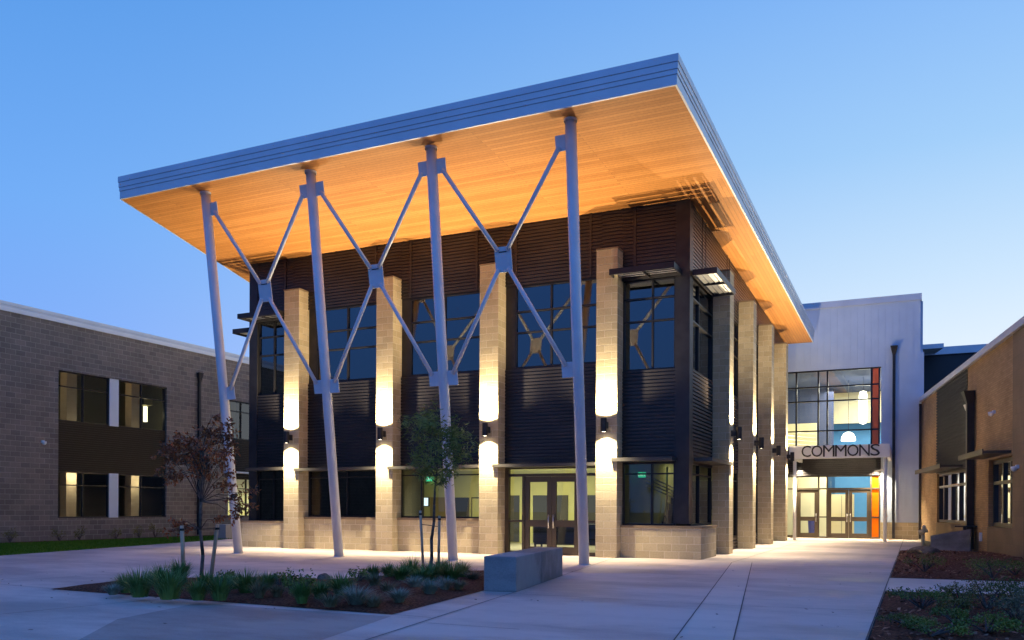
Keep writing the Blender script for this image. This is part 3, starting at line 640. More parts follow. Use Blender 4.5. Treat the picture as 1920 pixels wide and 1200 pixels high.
for z in (5.14,6.57,7.25): c.box(X0,X1,CV+.03,CV+.13,z-.03,z+.03)
cw=c.build('window',FRAME,com); MB().quad((12.5,CV+.08,4.4),(17.13,CV+.08,4.4),(17.13,CV+.08,8),(12.5,CV+.08,8)).build('pane',GLASS,cw)
MB().box(17.165,17.435,CV+.07,CV+.09,4.41,7.98).build('orange_panel',REDG,cw)
# below canopy
s=MB(); corr(s,(13.0,CV),(17.55,CV),(0,-1),2.99,4.33); s.build('ribbed_siding',SIDING,com); MB().box(12.5,17.55,CV+.02,CV+.2,2.99,4.33).build('siding_backing',DARK,com)
g=MB()
for x in (13.0,13.79,14.80,15.19,17.13,17.50): g.box(x-.035,x+.035,CV+.02,CV+.14,.0,2.99)
g.box(13.0,17.53,CV+.024,CV+.136,2.93,2.985).box(13.03,17.5,CV+.024,CV+.136,2.33,2.40).box(14.83,15.16,CV+.03,CV+.13,.98,1.04).box(17.16,17.47,CV+.03,CV+.13,.98,1.04).box(14.83,15.16,CV+.03,CV+.13,0,.08).box(17.16,17.47,CV+.03,CV+.13,0,.08).box(13.03,13.76,CV+.03,CV+.13,0,.12)
gf=g.build('entrance_glazing',BRONZE,com)
P=MB()
for x0,x1,z0,z1 in ((13.03,13.76,.12,2.33),(13.03,17.1,2.40,2.93),(14.83,15.16,.08,2.33)): P.quad((x0,CV+.08,z0),(x1,CV+.08,z0),(x1,CV+.08,z1),(x0,CV+.08,z1))
P.build('pane',GLASS,gf)
GLOWO=emit('orange_glass_lit',(1,.30,.02),.9)
MB().box(17.165,17.465,CV+.07,CV+.09,.08,2.93).build('orange_panel',GLASSO,gf)
door(com,13.83,14.765,CV+.05,2.325,1,st_=.15); door(com,15.225,16.15,CV+.05,2.325,1,st_=.15); door(com,16.16,17.095,CV+.05,2.325,-1,st_=.15)
# interior of the commons
MB().box(10,19,CV+.3,32,-.012,.012).build('interior_floor',TERR,com)
MB().box(10,19,31,31.2,0,11).build('interior_wall',BLUEW,com)
MB().box(10,14.9,24.5,24.65,.012,3.6).box(19.0,19.15,CV+.3,31,0,11).build('interior_wall',CREAM,com)
MB().box(14.9,19,29.2,29.35,.012,4.6).build('interior_wall',BLUEW,com)
MB().box(10,14.2,26,26.2,4.3,6.0).build('interior_wall',CREAM,com)
MB().box(10,14.9,28,28.2,4.3,8.05).build('interior_wall',NAVY,com)
MB().box(12.0,12.2,22.5,28,4.3,7.6).build('interior_wall',CREAM,com)
MB().box(14.6,19,30,30.2,6.3,8.05).build('interior_wall',CREAM,com)
MB().box(10,19,CV+.31,31,8.06,8.2).build('interior_ceiling',NAVY,com)
MB().box(10,14.4,CV+.3,31,4.0,4.3).build('mezzanine_floor',CREAM,com)
r_=MB()
for k in range(5): r_.tube((12.6,22.4,4.55+k*.2),(14.3,25.5,4.55+k*.2),.018,seg=6)
for k in range(3): r_.tube((12.6+k*.85,22.4+k*1.55,4.3),(12.6+k*.85,22.4+k*1.55,5.45),.025,seg=6)
r_.build('mezzanine_railing',ALU,com)
# items seen inside
cu=thing('cupboard',(15.6,25,0),'tall cream double cupboard behind the middle door leaf of the far entrance','cupboard')
MB().box(15.02,16.16,24.6,25.1,.012,2.15).build('cabinet_body',CUPB,cu); MB().box(15.58,15.60,24.56,24.573,.1,2.1).build('door_gap',DRK,cu)
for x in (15.04,15.60): MB().box(x,x+.54,24.575,24.598,.08,2.12).build('cabinet_door',CUPB,cu)
bn=thing('waste_bin',(14.35,23.2,0),'round blue plastic bin behind the left leaf of the far entrance','waste bin')
MB().lathe((14.35,23.2,.012),[(0,0),(.22,0),(.27,.82),(.29,.84),(.29,.88),(.25,.88),(.2,.1)],20).build('bin_body',BIN,bn)
pk=thing('plant_pot',(17.0,24.6,.0),'low tan planter behind the right leaf of the far entrance','planter')
MB().box(16.8,17.7,24.3,24.7,.012,.85).build('planter_box',CUPB,pk)
mm_=MB(); rr=random.Random(5)
for i in range(60):
    a=rr.uniform(0,6.28); mm_.quad(Vector((17.05,24.45,1.25)),Vector((17.05+math.cos(a)*.16,24.45+math.sin(a)*.1,1.3+rr.uniform(-.15,.15))),Vector((17.05+math.cos(a+.4)*.13,24.45+math.sin(a+.4)*.1,1.22+rr.uniform(-.12,.12))))
mm_.tube((17.05,24.45,.85),(17.05,24.45,1.25),.02,seg=6).build('foliage',SHRUB,pk)
def pendant(c,kind,label):
    t=thing('pendant_lamp',(c[0],c[1],c[2]),label,'pendant lamp','pendant lamps in the entrance hall')
    if kind=='cyl': MB().lathe(c,[(0,-.85),(.16,-.78),(.2,-.6),(.22,0),(.2,.6),(.16,.8),(0,.85)],20).build('lamp_shade',PEND,t); MB().tube((c[0],c[1],c[2]+.85),(c[0],c[1],8.06),.012,seg=6).build('cord',DARK,t)
    else: MB().lathe(c,[(.36,-.2),(.34,0),(.24,.18),(.1,.26),(0,.27)],20).build('lamp_shade',PEND,t); MB().tube((c[0],c[1],c[2]+.27),(c[0],c[1],8.06),.012,seg=6).build('cord',DARK,t)
pendant((16.62,24.0,6.5),'cyl','tall glowing white cylinder pendant behind the big upper window')
pendant((15.87,25.0,5.12),'dome','glowing white dome pendant lower left of the cylinder lamp')
light('AREA','hall_light',(16.5,26.5,7.9),com,700,(1,.93,.78),dir=(0,0,-1),size=4)
light('POINT','hall_lamp',(16.62,24.6,6.2),com,300,(1,.92,.75),shadow_soft_size=.4)
light('AREA','lobby_light',(15.2,22.8,3.85),com,330,(1,.92,.72),dir=(0,.3,-1),size=3)
light('AREA','mezzanine_light',(13.4,23.5,7.9),com,110,(1,.93,.78),dir=(.1,.6,-1),size=2)
# canopy with sign
can=thing('entrance_canopy',(16,18.5,0),'cream steel canopy on slim posts over the far entrance doors','canopy')
MB().box(13.92,18.02,17.2,17.32,3.60,4.17).build('fascia_beam',WHITE,can,bevel=.01)
MB().box(13.95,14.07,17.325,20.94,3.62,4.10).build('side_beam',WHITE,can); MB().box(17.90,18.02,17.325,20.94,3.62,4.10).build('side_beam',WHITE,can)
MB().box(14.08,17.89,17.325,20.92,3.95,4.05).build('roof_panel',WHITE,can)
m=MB(); x=14.15
while x<17.85: m.box(x,x+.04,17.33,20.9,3.87,3.945); x+=.16
m.build('deck_rib',WHITE,can)
MB().tube((14.14,17.4,0),(14.14,17.4,3.6),.075,seg=16).build('post',WHITE,can); MB().tube((17.84,17.4,0),(17.84,17.4,3.6),.075,seg=16).build('post',WHITE,can)
MB().tube((17.84,17.4,3.1),(17.4,18.4,3.05),.03,seg=8).build('post_arm',WHITE,can)
sg=thing('building_sign',(16.05,17.2,3.68),'black capital letters reading COMMONS standing on the canopy front','sign')
ws={'C':.72,'O':.80,'M':.90,'N':.78,'S':.70}; 
def letters():
    body='COMMONS'; wid=[.39,.46,.47,.47,.46,.42,.38]; gap=(3.19-sum(wid))/6; x=14.45
    for ch,w_ in zip(body,wid):
        o=text(ch,.74,(x+w_/2,17.185,3.925),(R(90),0,0),LETTER,sg,'letter',.02)
        bb=[v.co for v in o.data.vertices]; x0=min(v.x for v in bb); x1=max(v.x for v in bb); y0=min(v.y for v in bb); y1=max(v.y for v in bb)
        sx=w_/(x1-x0); sy=.50/(y1-y0)
        for v in o.data.vertices: v.co.x=(v.co.x-(x0+x1)/2)*sx; v.co.y=(v.co.y-(y0+y1)/2)*sy
        x+=w_+gap
letters()
wall_lamp('wall_lamp','small cylinder lamp left of the far doors under the canopy',(13.95,CV,3.6),(0,-1),up=0,group='lamps under the canopy',pd=1.2)
wall_lamp('wall_lamp','small cylinder lamp right of the far doors under the canopy',(17.35,CV-.03,3.5),(0,-1),up=0,group='lamps under the canopy',pd=1.2)
light('AREA','canopy_soffit_light',(16,19.3,3.84),can,42,(1,.88,.55),dir=(0,0,-1),size=2.5)
# fascia downspouts
def spout(name,label,p,nrm_,z1,parent=None,r=.06,head=.16,z0=.05):
    p=Vector((*p,0)); n=Vector((*nrm_,0)); t=thing(name,(p.x,p.y,0),label,'downspout')
    c=p+n*(r+.02); sd=Vector((-n.y,n.x,0))
    MB().obox(c+Z_*(z0+z1-.3)/2,n*r,sd*r,Z_*((z1-.3-z0)/2)).build('downpipe',DARK,t)
    m=MB(); k=len(m.v)
    for zz,a_ in ((z1-.42,r),(z1-.15,head*.8),(z1,head)):
        for i,j in ((-1,-1),(1,-1),(1,1),(-1,1)): m.v.append(c+n*(i*a_ if i>0 else -r)+sd*j*a_+Z_*zz)
    for q in range(2):
        for i in range(4): j=(i+1)%4; m.f.append((k+q*4+i,k+q*4+j,k+q*4+4+j,k+q*4+4+i)); m.sm.append(False)
    m.f.append((k+8,k+9,k+10,k+11)); m.sm.append(False); m.build('rain_head',DARK,t)
    return t
spout('downspout','black downspout with hopper on the pale metal wall right of the COMMONS window',(18.1,CV-.03),(0,-1),8.95)
hb=thing('wall_tap',(17.75,CV-.05,.0),'small metal tap box on the block plinth beside the canopy post','wall tap'); MB().box(17.68,17.86,CV-.1,CV-.035,1.02,1.14).build('tap_body',ALU,hb)
# far wing behind on the right
fw=thing('rear_wing',(22,32,0),'dark navy wing with a pale roof edge rising behind the right brick building','building')
MB().box(18.9,30,32,33,0,10.2).build('wall',mat('navy_panel',(.03,.032,.04),.6),fw); MB().box(18.8,30.1,31.85,33.1,10.2,10.62).build('roof_edge',FASC,fw)
MB().prism([(19.0,30),(20.4,30),(20.0,31.8),(19.0,31.8)],10.25,10.5).build('roof_edge',FASC,fw)
# ================================================================== LEFT BUILDING (facade x=-12)
lb=thing('block_building',(-12,4,0),'long grey brown block building with dark window bands at the left','building')
LX=-12.0
def lwall(a,b,z0,z1): MB().box(LX-.3,LX,a,b,z0,z1).build('block_wall',BLOCKG,lb)
lwall(-30,.8,0,8.7); lwall(6.3,10.2,0,8.7); lwall(16,22,0,8.7); 
lwall(.8,6.3,0,.90); lwall(.8,6.3,6.82,8.7); lwall(10.2,16,0,.90); lwall(10.2,16,6.72,8.7)
MB().box(LX-.35,LX+.05,-30.02,22,8.7,8.86).build('parapet_band',WHITE,lb)
MB().box(LX-.4,LX+.02,-30.02,22,8.865,8.93).box(LX-.4,LX+.045,-30.02,22,8.935,9.06).build('parapet_cap',FASC,lb)
for a,b in ((.8,6.3),(10.2,16)):
    s=MB(); corr(s,(LX-.1,b),(LX-.1,a),(1,0),2.78,4.80,pitch=.09); s.build('ribbed_siding',SIDINGL,lb); MB().box(LX-.3,LX-.13,a,b,2.78,4.80).build('siding_backing',DARK,lb)
def lwin(a,b,z0,z1,m_,h,gl): window(lb,'y',a,b,z0,z1,LX-.08,-1,[m_],[h],gl)
lwin(.8,3.25,4.80,6.82,2.0,6.2,GLASSL); lwin(3.70,6.3,4.80,6.82,4.95,6.2,GLASSL); lwin(.8,3.25,.90,2.78,2.0,2.23,GLASSL); lwin(3.70,6.3,.90,2.78,4.95,2.23,GLASSL)
lwin(10.2,13.0,.90,2.98,11.6,2.3,GLASS); lwin(10.2,13.0,4.80,6.72,11.2,6.2,GLASSD)
for z0,z1 in ((.90,2.78),(4.80,6.82)): MB().box(LX-.2,LX-.03,3.25,3.70,z0,z1).build('white_panel',WHITE,lb)
MB().box(LX-.3,LX-.05,13.0,16,.9,6.72).build('blank_panel',DARK,lb)
MB().box(LX,LX+.5,9.9,13,3.06,3.14).build('awning',FASC,lb)
MB().box(-17,LX-.3,-5,16,3.0,4.75).build('interior_floor_slab',DRK,lb); MB().box(-17,-16.8,-5,16,0,8.6).build('interior_wall',CREAM,lb)
MB().box(-17,LX-.3,7.5,7.6,0,8.6).build('interior_wall',CREAM,lb); MB().box(-17,LX-.3,9.3,9.4,0,8.6).build('interior_wall',CREAM,lb)
MB().box(-17,LX-.3,-5,16,8.45,8.6).build('interior_ceiling',DRK,lb); MB().box(-17,LX-.3,-5.1,-5,0,8.6).build('interior_wall',DRK,lb); MB().box(-17,LX-.3,15.9,16,0,3.0).build('interior_wall',CREAM,lb); MB().box(-17,LX-.3,15.9,16,3.0,8.6).build('interior_wall',DRK,lb)
light('AREA','corridor_light',(-13.8,13.4,2.8),lb,420,(1,.93,.5),dir=(0,0,-1),size=1.5)
cl=thing('interior_lamp',(-12.9,5.9,5.6),'lit cylindrical lamp inside the upper right window of the left building','lamp')
MB().tube((-12.9,5.9,5.25),(-12.9,5.9,5.95),.09,seg=14).build('lamp_shade',LMP,cl); MB().box(-13.1,-12.7,5.65,6.15,6.0,6.25).build('lamp_canopy',CUPB,cl)
light('POINT','lamp_light',(-12.75,5.75,5.6),cl,4,(1,.85,.5),shadow_soft_size=.1)
spout('downspout','dark downspout on the left block building right of its windows',(LX,8.2),(1,0),7.75,r=.06,head=.14)
def camera_dome(p,nrm_,label):
    n=Vector((*nrm_,0)); t=thing('security_camera',p,label,'security camera'); p=Vector(p)
    MB().obox(p+n*.04,n*.04,n.cross(Z_)*.05,Z_*.05).build('mount',WHITE,t); MB().lathe(p+n*.12-Z_*.05,[(0,-.09),(.06,-.06),(.08,0),(.08,.05),(0,.06)],14).build('dome',WHITE,t)
camera_dome((LX,.1,3.9),(1,0),'small white camera on the block wall left of the left building windows')
# ================================================================== RIGHT BUILDING (rotated 8 degrees)
rb=thing('brick_building',(19.26,21,0),'brown brick wing with sloping perspective roof edge at the right','building',rz=R(8)); rb['loc']=1
def LB(mb,name,m,parent=rb,**k): return mb.build(name,m,parent,local=True,**k)
YE=-34
m=MB().box(0,.35,-4.04,0,.88,6.3).box(0,.35,-13.05,-9.95,.88,6.3).box(0,.35,YE,-16.1,.88,6.3).box(0,.35,-16.1,-13.05,2.92,6.3)
m.build_each('brick_wall',BRICKR,rb,local=True)
MB().box(0,.35,-4.04,0,0,.88).box(0,.35,-13.05,-9.95,0,.88).box(0,.35,YE,-16.1,0,.88).build_each('brick_base',BRICKR,rb,local=True)
MB().box(-.03,.3,-9.95,-4.04,0,.86).box(-.03,.3,-16.1,-13.05,0,.84).build_each('block_sill_wall',BLOCKR,rb,local=True)
LB(MB().box(-.05,.3,-17.1,-16.12,0,6.28).box(-.03,.0,-10.5,-9.95,0,6.28) if 0 else MB().box(-.05,.0,-17.3,-16.12,0,6.28),'pilaster',BLOCKR)
LB(MB().box(-.12,.4,YE,.1,6.3,6.5),'roof_edge',FASC)
LB(MB().box(.4,9,YE,.1,6.2,6.4),'roof',DARK)
s=MB(); corr(s,(0,-9.95),(0,-4.04),(-1,0),2.86,6.29,pitch=.12,depth=.04); LB(s,'louvre_panel',mat('grey_louvre',(.032,.036,.045),.6,0,.2)); LB(MB().box(.02,.3,-9.95,-4.04,2.86,6.29),'louvre_backing',DARK)
window(rb,'y',-9.9,-4.08,.88,2.84,.06,1,[-5.2,-6.7,-8.2],[2.3],GLASS,fw=.10,dep=.14)
window(rb,'y',-16.05,-13.1,.86,2.9,.12,1,[-14.3,-15.2],[2.2],GLASSD,fw=.12,dep=.12)
LB(MB().box(-.75,-.05,-9.4,-3.6,2.90,2.97).box(-.78,-.75,-9.4,-3.6,2.86,3.02),'awning',AWN)
LB(MB().box(-.75,-.05,-16.0,-12.6,2.98,3.05).box(-.78,-.75,-16.0,-12.6,2.94,3.10),'awning',AWN)
LB(MB().box(3.5,3.6,-20,0,0,6.0).box(.36,3.5,-.5,-.4,0,3.1).box(.36,3.5,-12,-11.9,0,3.1).box(.36,3.5,-17,-16.9,0,3.1),'interior_wall',CREAM)
LB(MB().box(.36,3.5,-17,-.4,3.05,3.15),'interior_ceiling',CREAM); LB(MB().box(.36,3.5,-17,-.4,-.01,.01),'interior_floor',TERR)
def rlight(x,y,z,pw):
    l=bpy.data.lights.new('room_light','AREA'); l.energy=pw; l.color=(1,.93,.55); l.size=1.6; o=bpy.data.objects.new('room_light',l); COL.objects.link(o); o.parent=rb; o.location=(x,y,z)
rlight(2,-7,2.95,60); rlight(2.4,-15.5,2.95,14)
def rp(x,y,z=0):
    a=R(8); return (19.26+x*math.cos(a)-y*math.sin(a),21+x*math.sin(a)+y*math.cos(a),z)
nR=(-math.cos(R(8)),-math.sin(R(8)))
spout('downspout','broad black downspout with hopper between the two windows of the brick wing',rp(-.02,-11.1)[:2],nR,5.35,r=.11,head=.24)
spout('downspout','thin dark downpipe in the corner where the pale wall meets the brick wing',rp(-.02,-.25)[:2],nR,6.2,r=.05,head=.06)
camera_dome(rp(0,-13.9,4.35),nR,'white dome camera high on the brick wing above the right window')
camera_dome(rp(-.05,-16.8,2.55),nR,'white dome camera at the right picture edge on the pilaster')
q=thing('wall_light_box',rp(0,-12.2,.5),'pale little light box low on the brick wing beside the planter','light box'); Q=Vector(rp(0,-12.2,.5)); n=Vector((*nR,0))
MB().obox(Q+n*.04,n*.04,n.cross(Z_)*.05,Z_*.14).build('box_body',WHITE,q,bevel=.01)
wp=thing('wall_flood_lamp',rp(0,-10.4,4.9),'small pale flood lamp beside the hopper of the brick wing','flood lamp'); Q=Vector(rp(0,-10.35,4.85))
MB().obox(Q+n*.12,n*.03,n.cross(Z_)*.1,Z_*.14+n*.05).build('lamp_head',WHITE,wp); MB().obox(Q+n*.05,n*.05,n.cross(Z_)*.03,Z_*.03).build('bracket',DARK,wp)
# wedge planter, standpipe, rock
pl=thing('concrete_planter',(20.05,9.5,0),'dark blue grey concrete wedge wall in front of the brick wing','planter')
k=MB(); P0,P1=Vector((19.47,9.45,0)),Vector((20.66,9.41,0)); dp=Vector((.08,.55,0)); v=[P0,P1,P1+dp,P0+dp]; tz=[.50,.74,.74,.50]
k.quad(v[0],v[1],v[1]+Z_*tz[1],v[0]+Z_*tz[0]).quad(v[1],v[2],v[2]+Z_*tz[2],v[1]+Z_*tz[1]).quad(v[2],v[3],v[3]+Z_*tz[3],v[2]+Z_*tz[2]).quad(v[3],v[0],v[0]+Z_*tz[0],v[3]+Z_*tz[3]).quad(*[v[i]+Z_*tz[i] for i in range(4)])
k.build('wedge_body',CONCD,pl); MB().box(20.2,20.9,9.6,9.95,.80,.84).build('top_plate',DARK,pl); MB().box(20.45,20.55,9.7,9.8,.7,.8).build('plate_bracket',DARK,pl)
sp_=thing('standpipe',(19.25,10.6,0),'short tan double headed standpipe beside the corner of the brick wing','standpipe')
MB().tube((19.25,10.6,0),(19.25,10.6,.55),.06,seg=12).build('pipe',CUPB,sp_); MB().tube((19.1,10.5,.58),(19.4,10.5,.66),.07,seg=12).tube((19.2,10.6,.5),(19.3,10.4,.8),.06,seg=10).build('inlet_head',CUPB,sp_)
def rock(c,sx,sy,sz,seed,label,mm=ROCK):
    import bmesh
    bm=bmesh.new(); bmesh.ops.create_icosphere(bm,subdivisions=3,radius=1); r=random.Random(seed)
    dirs=[Vector((r.gauss(0,1),r.gauss(0,1),r.gauss(0,1))).normalized() for _ in range(9)]
    for v in bm.verts:
        s_=1
        for d in dirs:
            t=v.co.normalized().dot(d)
            if t>.72: s_=min(s_,.78/t)
        v.co=Vector((v.co.x*s_*sx,v.co.y*s_*sy,v.co.z*s_*sz))
    me=bpy.data.meshes.new('rock'); bm.to_mesh(me); bm.free(); me.materials.append(mm); o=bpy.data.objects.new('rock',me); COL.objects.link(o); o.location=c
    return tag(o,label,'rock')
rock((19.25,6.6,.02),.5,.6,.24,4,'low brown boulder at the path corner of the rear right bed')
rock((9.45,-10.25,.05),.14,.14,.16,5,'left of two small dark rocks on the back edge of the planting bed')
rock((10.0,-9.75,.06),.15,.15,.17,6,'right of two small dark rocks on the back edge of the planting bed')
# ================================================================== BENCH
bd=Vector((-.168,.986,0)).normalized(); bn_=Vector((bd.y,-bd.x,0)); Bc=Vector((12.88,-10.12,0))
be=thing('concrete_bench',tuple(Bc+bd*1.8),'smooth grey concrete bench block at the end of the planting bed','bench')
for a_,b_ in ((0,1.78),(1.795,3.6)):
    MB().obox(Bc+bd*(a_+b_)/2+Z_*.285,bn_*.275,bd*(b_-a_)/2,Z_*.285).build('bench_block',CONCD,be,bevel=.012)
sb=thing('concrete_seat_wall',(-7.9,6.3,0),'low grey concrete block behind the red leaved tree','seat wall')
MB().prism([(-8.1,5.4),(-7.6,5.4),(-8.3,7.6),(-8.8,7.6)],0,.62).build('seat_block',CONCD,sb,bevel=.015)
# ================================================================== PLANTS
def blade_tuft(name,c,r_,h,n,mm,label,cat,group,seed,wd=.009,droop=.6):
    m=MB(); r=random.Random(seed); c=Vector(c)
    for i in range(n):
        a=r.uniform(0,6.28); q=r.uniform(0,.28)*r_; p=c+Vector((math.cos(a)*q,math.sin(a)*q,0)); d=Vector((math.cos(a),math.sin(a),0)); sd=Vector((-d.y,d.x,0))*wd
        L=h*r.uniform(.6,1.1); out_=r_*r.uniform(.25,1.0); pts=[]
        for t in (0,.4,.75,1):
            pts.append(p+d*out_*(t**1.6)+Z_*(L*(t-droop*.5*t*t*(out_/r_))))
        for k,(w0,w1) in enumerate(((1,.9),(.9,.6),(.6,.05))):
            m.quad(pts[k]-sd*w0,pts[k]+sd*w0,pts[k+1]+sd*w1,pts[k+1]-sd*w1)
    return tag(m.build(name,mm),label,cat,group)
def un(x,y,z=0):
    d=F_+Rt*((x-960)/1617.3)+Up*((953.7-y)/1617.3); t=(z-CAMP.z)/d.z; return CAMP+d*t
def leafball(mb,c,r3,n,size,seed,asp=.45,hollow=.35,cone=0):
    r=random.Random(seed); c=Vector(c)
    for i in range(n):
        d=Vector((r.gauss(0,1),r.gauss(0,1),r.gauss(0,1))).normalized(); q=hollow+(1-hollow)*r.random()**.6
        p=c+Vector((d.x*r3[0],d.y*r3[1],d.z*r3[2]))*q
        a=Vector((r.gauss(0,1),r.gauss(0,1),r.gauss(0,.8))).normalized(); b=a.orthogonal().normalized(); b=(Quaternion(a,r.uniform(0,6.28))@b)
        L=size*r.uniform(.6,1.2)
        mb.quad(p-a*L*.5,p+b*L*asp*.5,p+a*L*.5,p-b*L*asp*.5)
def shrub(c,rx,h,mm,label,seed,n=260,size=.06,cat='shrub',group=None,tall=False):
    t=thing('shrub',c,label,cat,group); c=Vector(c); r=random.Random(seed)
    st_=MB(); fo=MB()
    for i in range(9):
        a=r.uniform(0,6.28); q=r.uniform(.3,.95)*rx; e=c+Vector((math.cos(a)*q,math.sin(a)*q,h*r.uniform(.45,.95)*(1-.25*q/rx)))
        md=c.lerp(e,.5)+Vector((0,0,.08*h)); st_.path([c,md,e],[.012,.009,.004],5)
        leafball(fo,e,(rx*.36,rx*.36,h*.26),n//9,size,seed*31+i,hollow=.1)
    st_.build('branch',BARK,t); fo.build('foliage',mm,t); return t
T='planting bed beside the concrete bench'
def unb(x,y): p=un(x,y,.06); return (p.x,p.y,.05)
tufts=[ # x,y(base),radius,height,type,label
(212,1114,.22,.2,'b','small grey green grass tuft at the far left tip of the planting bed'),
(262,1118,.42,.50,'g','big dark green grass mound, first at the left end of the bed'),
(318,1122,.50,.56,'g','largest arching green grass mound left of the left stake'),
(338,1094,.30,.50,'g','upright green grass tuft just behind the left tree stake'),
(372,1124,.28,.34,'g','small green grass tuft at the foot of the red tree stakes'),
(300,1100,.32,.42,'g','green grass mound between the two biggest left mounds'),
(412,1124,.34,.44,'g','spiky green grass tuft right of the right tree stake'),
(462,1112,.36,.42,'g','dense green grass tuft in the middle of the left bed half'),
(440,1104,.22,.28,'g','short green grass tuft behind the spiky tuft'),
(486,1120,.24,.34,'d','thin drying grass tuft right of the dense green tuft'),
(520,1118,.22,.25,'d','pale drying tuft near the two small rocks, front one'),
(566,1130,.24,.36,'g','narrow green tuft near the front kerb below the rocks'),
(640,1118,.34,.42,'g','green grass mound right below the right small rock'),
(668,1132,.40,.34,'b','blue grey fescue mound near the front corner, left one'),
(748,1128,.26,.26,'b','pale blue fescue nearest to the front corner of the bed'),
(728,1110,.30,.24,'d','tan brown tuft behind the pale blue fescue'),
(702,1100,.30,.34,'d','olive drying tuft along the back edge of the bed'),
(778,1102,.28,.26,'b','blue fescue in the right half of the bed, back left one'),
(806,1112,.30,.28,'b','blue fescue in the right half of the bed, front one'),
(834,1104,.26,.26,'b','blue fescue in the right half of the bed, next to the bench'),
(770,1086,.36,.46,'g','green tuft left of the slim tree'),
(806,1090,.42,.40,'g','green mound at the foot of the slim tree'),
(846,1090,.42,.44,'g','green mound between the slim tree and the bench'),
(728,1084,.26,.34,'g','dark green tuft on the back edge, fourth left of the slim tree'),
(700,1084,.24,.30,'g','dark green tuft on the back edge, fifth left of the slim tree'),
(886,1086,.34,.24,'d','low olive tuft touching the end of the concrete bench'),
(620,1136,.30,.24,'d','olive tuft beside the front kerb in the middle of the bed'),
(700,1136,.30,.22,'d','olive tuft between the two front blue fescues'),
(752,1090,.30,.36,'g','green tuft on the back edge, third left of the slim tree'),
(788,1094,.32,.34,'g','green tuft in front of the stake left of the slim tree'),
(866,1082,.32,.36,'g','green tuft behind the mound next to the bench'),
(826,1080,.32,.40,'g','green tuft just right of the slim tree trunk'),
(600,1122,.26,.30,'g','small green tuft below the left small rock'),
(386,1106,.28,.34,'g','green tuft between the two stakes of the red tree'),
(500,1104,.26,.32,'g','dark green tuft behind the dense middle tuft'),
(236,1110,.28,.34,'g','green tuft between the far left tip tuft and the first big mound'),
(860,1104,.24,.2,'d','small tan tuft by the front kerb near the bench'),
]
for i,(x,y,r_,h,k,lab) in enumerate(tufts):
    mm={'g':GRASSM,'b':BLUEG,'d':TANG}[k]
    blade_tuft('grass_tuft',unb(x,y),r_*.95,h*(1.0 if k!='g' else 1.05),{'g':330,'b':320,'d':190}[k],mm,lab,'grass tuft','ornamental grass tufts in the bed beside the bench',100+i,wd={'g':.006,'b':.004,'d':.004}[k],droop=.9)
for i,(x,y,rx,h,lab) in enumerate([(560,1128,.20,.55,'tall leafy green shrub in the middle of the planting bed'),(524,1100,.18,.26,'dark shrub on the back edge of the bed left of the rocks'),(548,1108,.16,.24,'small dark shrub next to the left small rock'),(672,1092,.2,.3,'small dark shrub right of the right small rock'),(420,1094,.22,.26,'low dark shrub behind the spiky grass tuft')]):
    shrub(unb(x,y),rx,h,SHRUB,lab,300+i,n=260,size=.055,group='small shrubs in the bed beside the bench')
# right beds
rsh=[(1733,1072,.38,.42,SHRUB,'small green shrub in the middle of the rear right bed'),(1862,1084,.62,.42,SHRUB,'dark spreading shrub at the right of the rear right bed'),(1905,1078,.5,.35,SHRUB,'dark shrub at the picture edge in the rear right bed'),
(1728,1140,.36,.28,SHRUB,'low green shrub near the path in the near right bed'),(1785,1152,.30,.24,SHRUB2,'olive low shrub in the centre of the near right bed'),(1800,1128,.34,.32,SHRUB2,'small shrub on the slab side of the near right bed'),
(1850,1142,.42,.48,SHRUB2,'tallest spiky shrub along the slab in the near right bed'),(1902,1140,.40,.42,SHRUB,'dark shrub right of the tallest spiky shrub'),(1793,1170,.3,.2,SHRUB,'small dark green shrub in front of the olive one'),
(1850,1188,.34,.26,SHRUB,'bright green low shrub at the lower right'),(1745,1192,.32,.2,SHRUB,'green creeping shrub at the bottom edge of the picture'),(1908,1172,.36,.4,TANG,'brown drying shrub at the lower right picture edge'),(1700,1172,.3,.16,SHRUB2,'tiny olive creeper near the path edge')]
for i,(x,y,rx,h,mm,lab) in enumerate(rsh):
    p=un(x,y,.06); shrub((p.x,p.y,.05),rx,h,mm,lab,400+i,n=900,size=.035,group='shrubs in the right hand beds')
rh=['first','second','third','fourth','fifth','sixth','seventh']
for i,(v_,h) in enumerate([(-1.6,.55),(.45,.5),(1.35,.62),(3.1,.5),(4.3,.6),(5.15,.62),(6.7,.58)]):
    shrub((-11.45,v_,.0),.32,h,SHRUB2,f'small shrub along the base of the left block building, {rh[i]} from the left',500+i,n=200,size=.07,group='small shrubs along the left building')
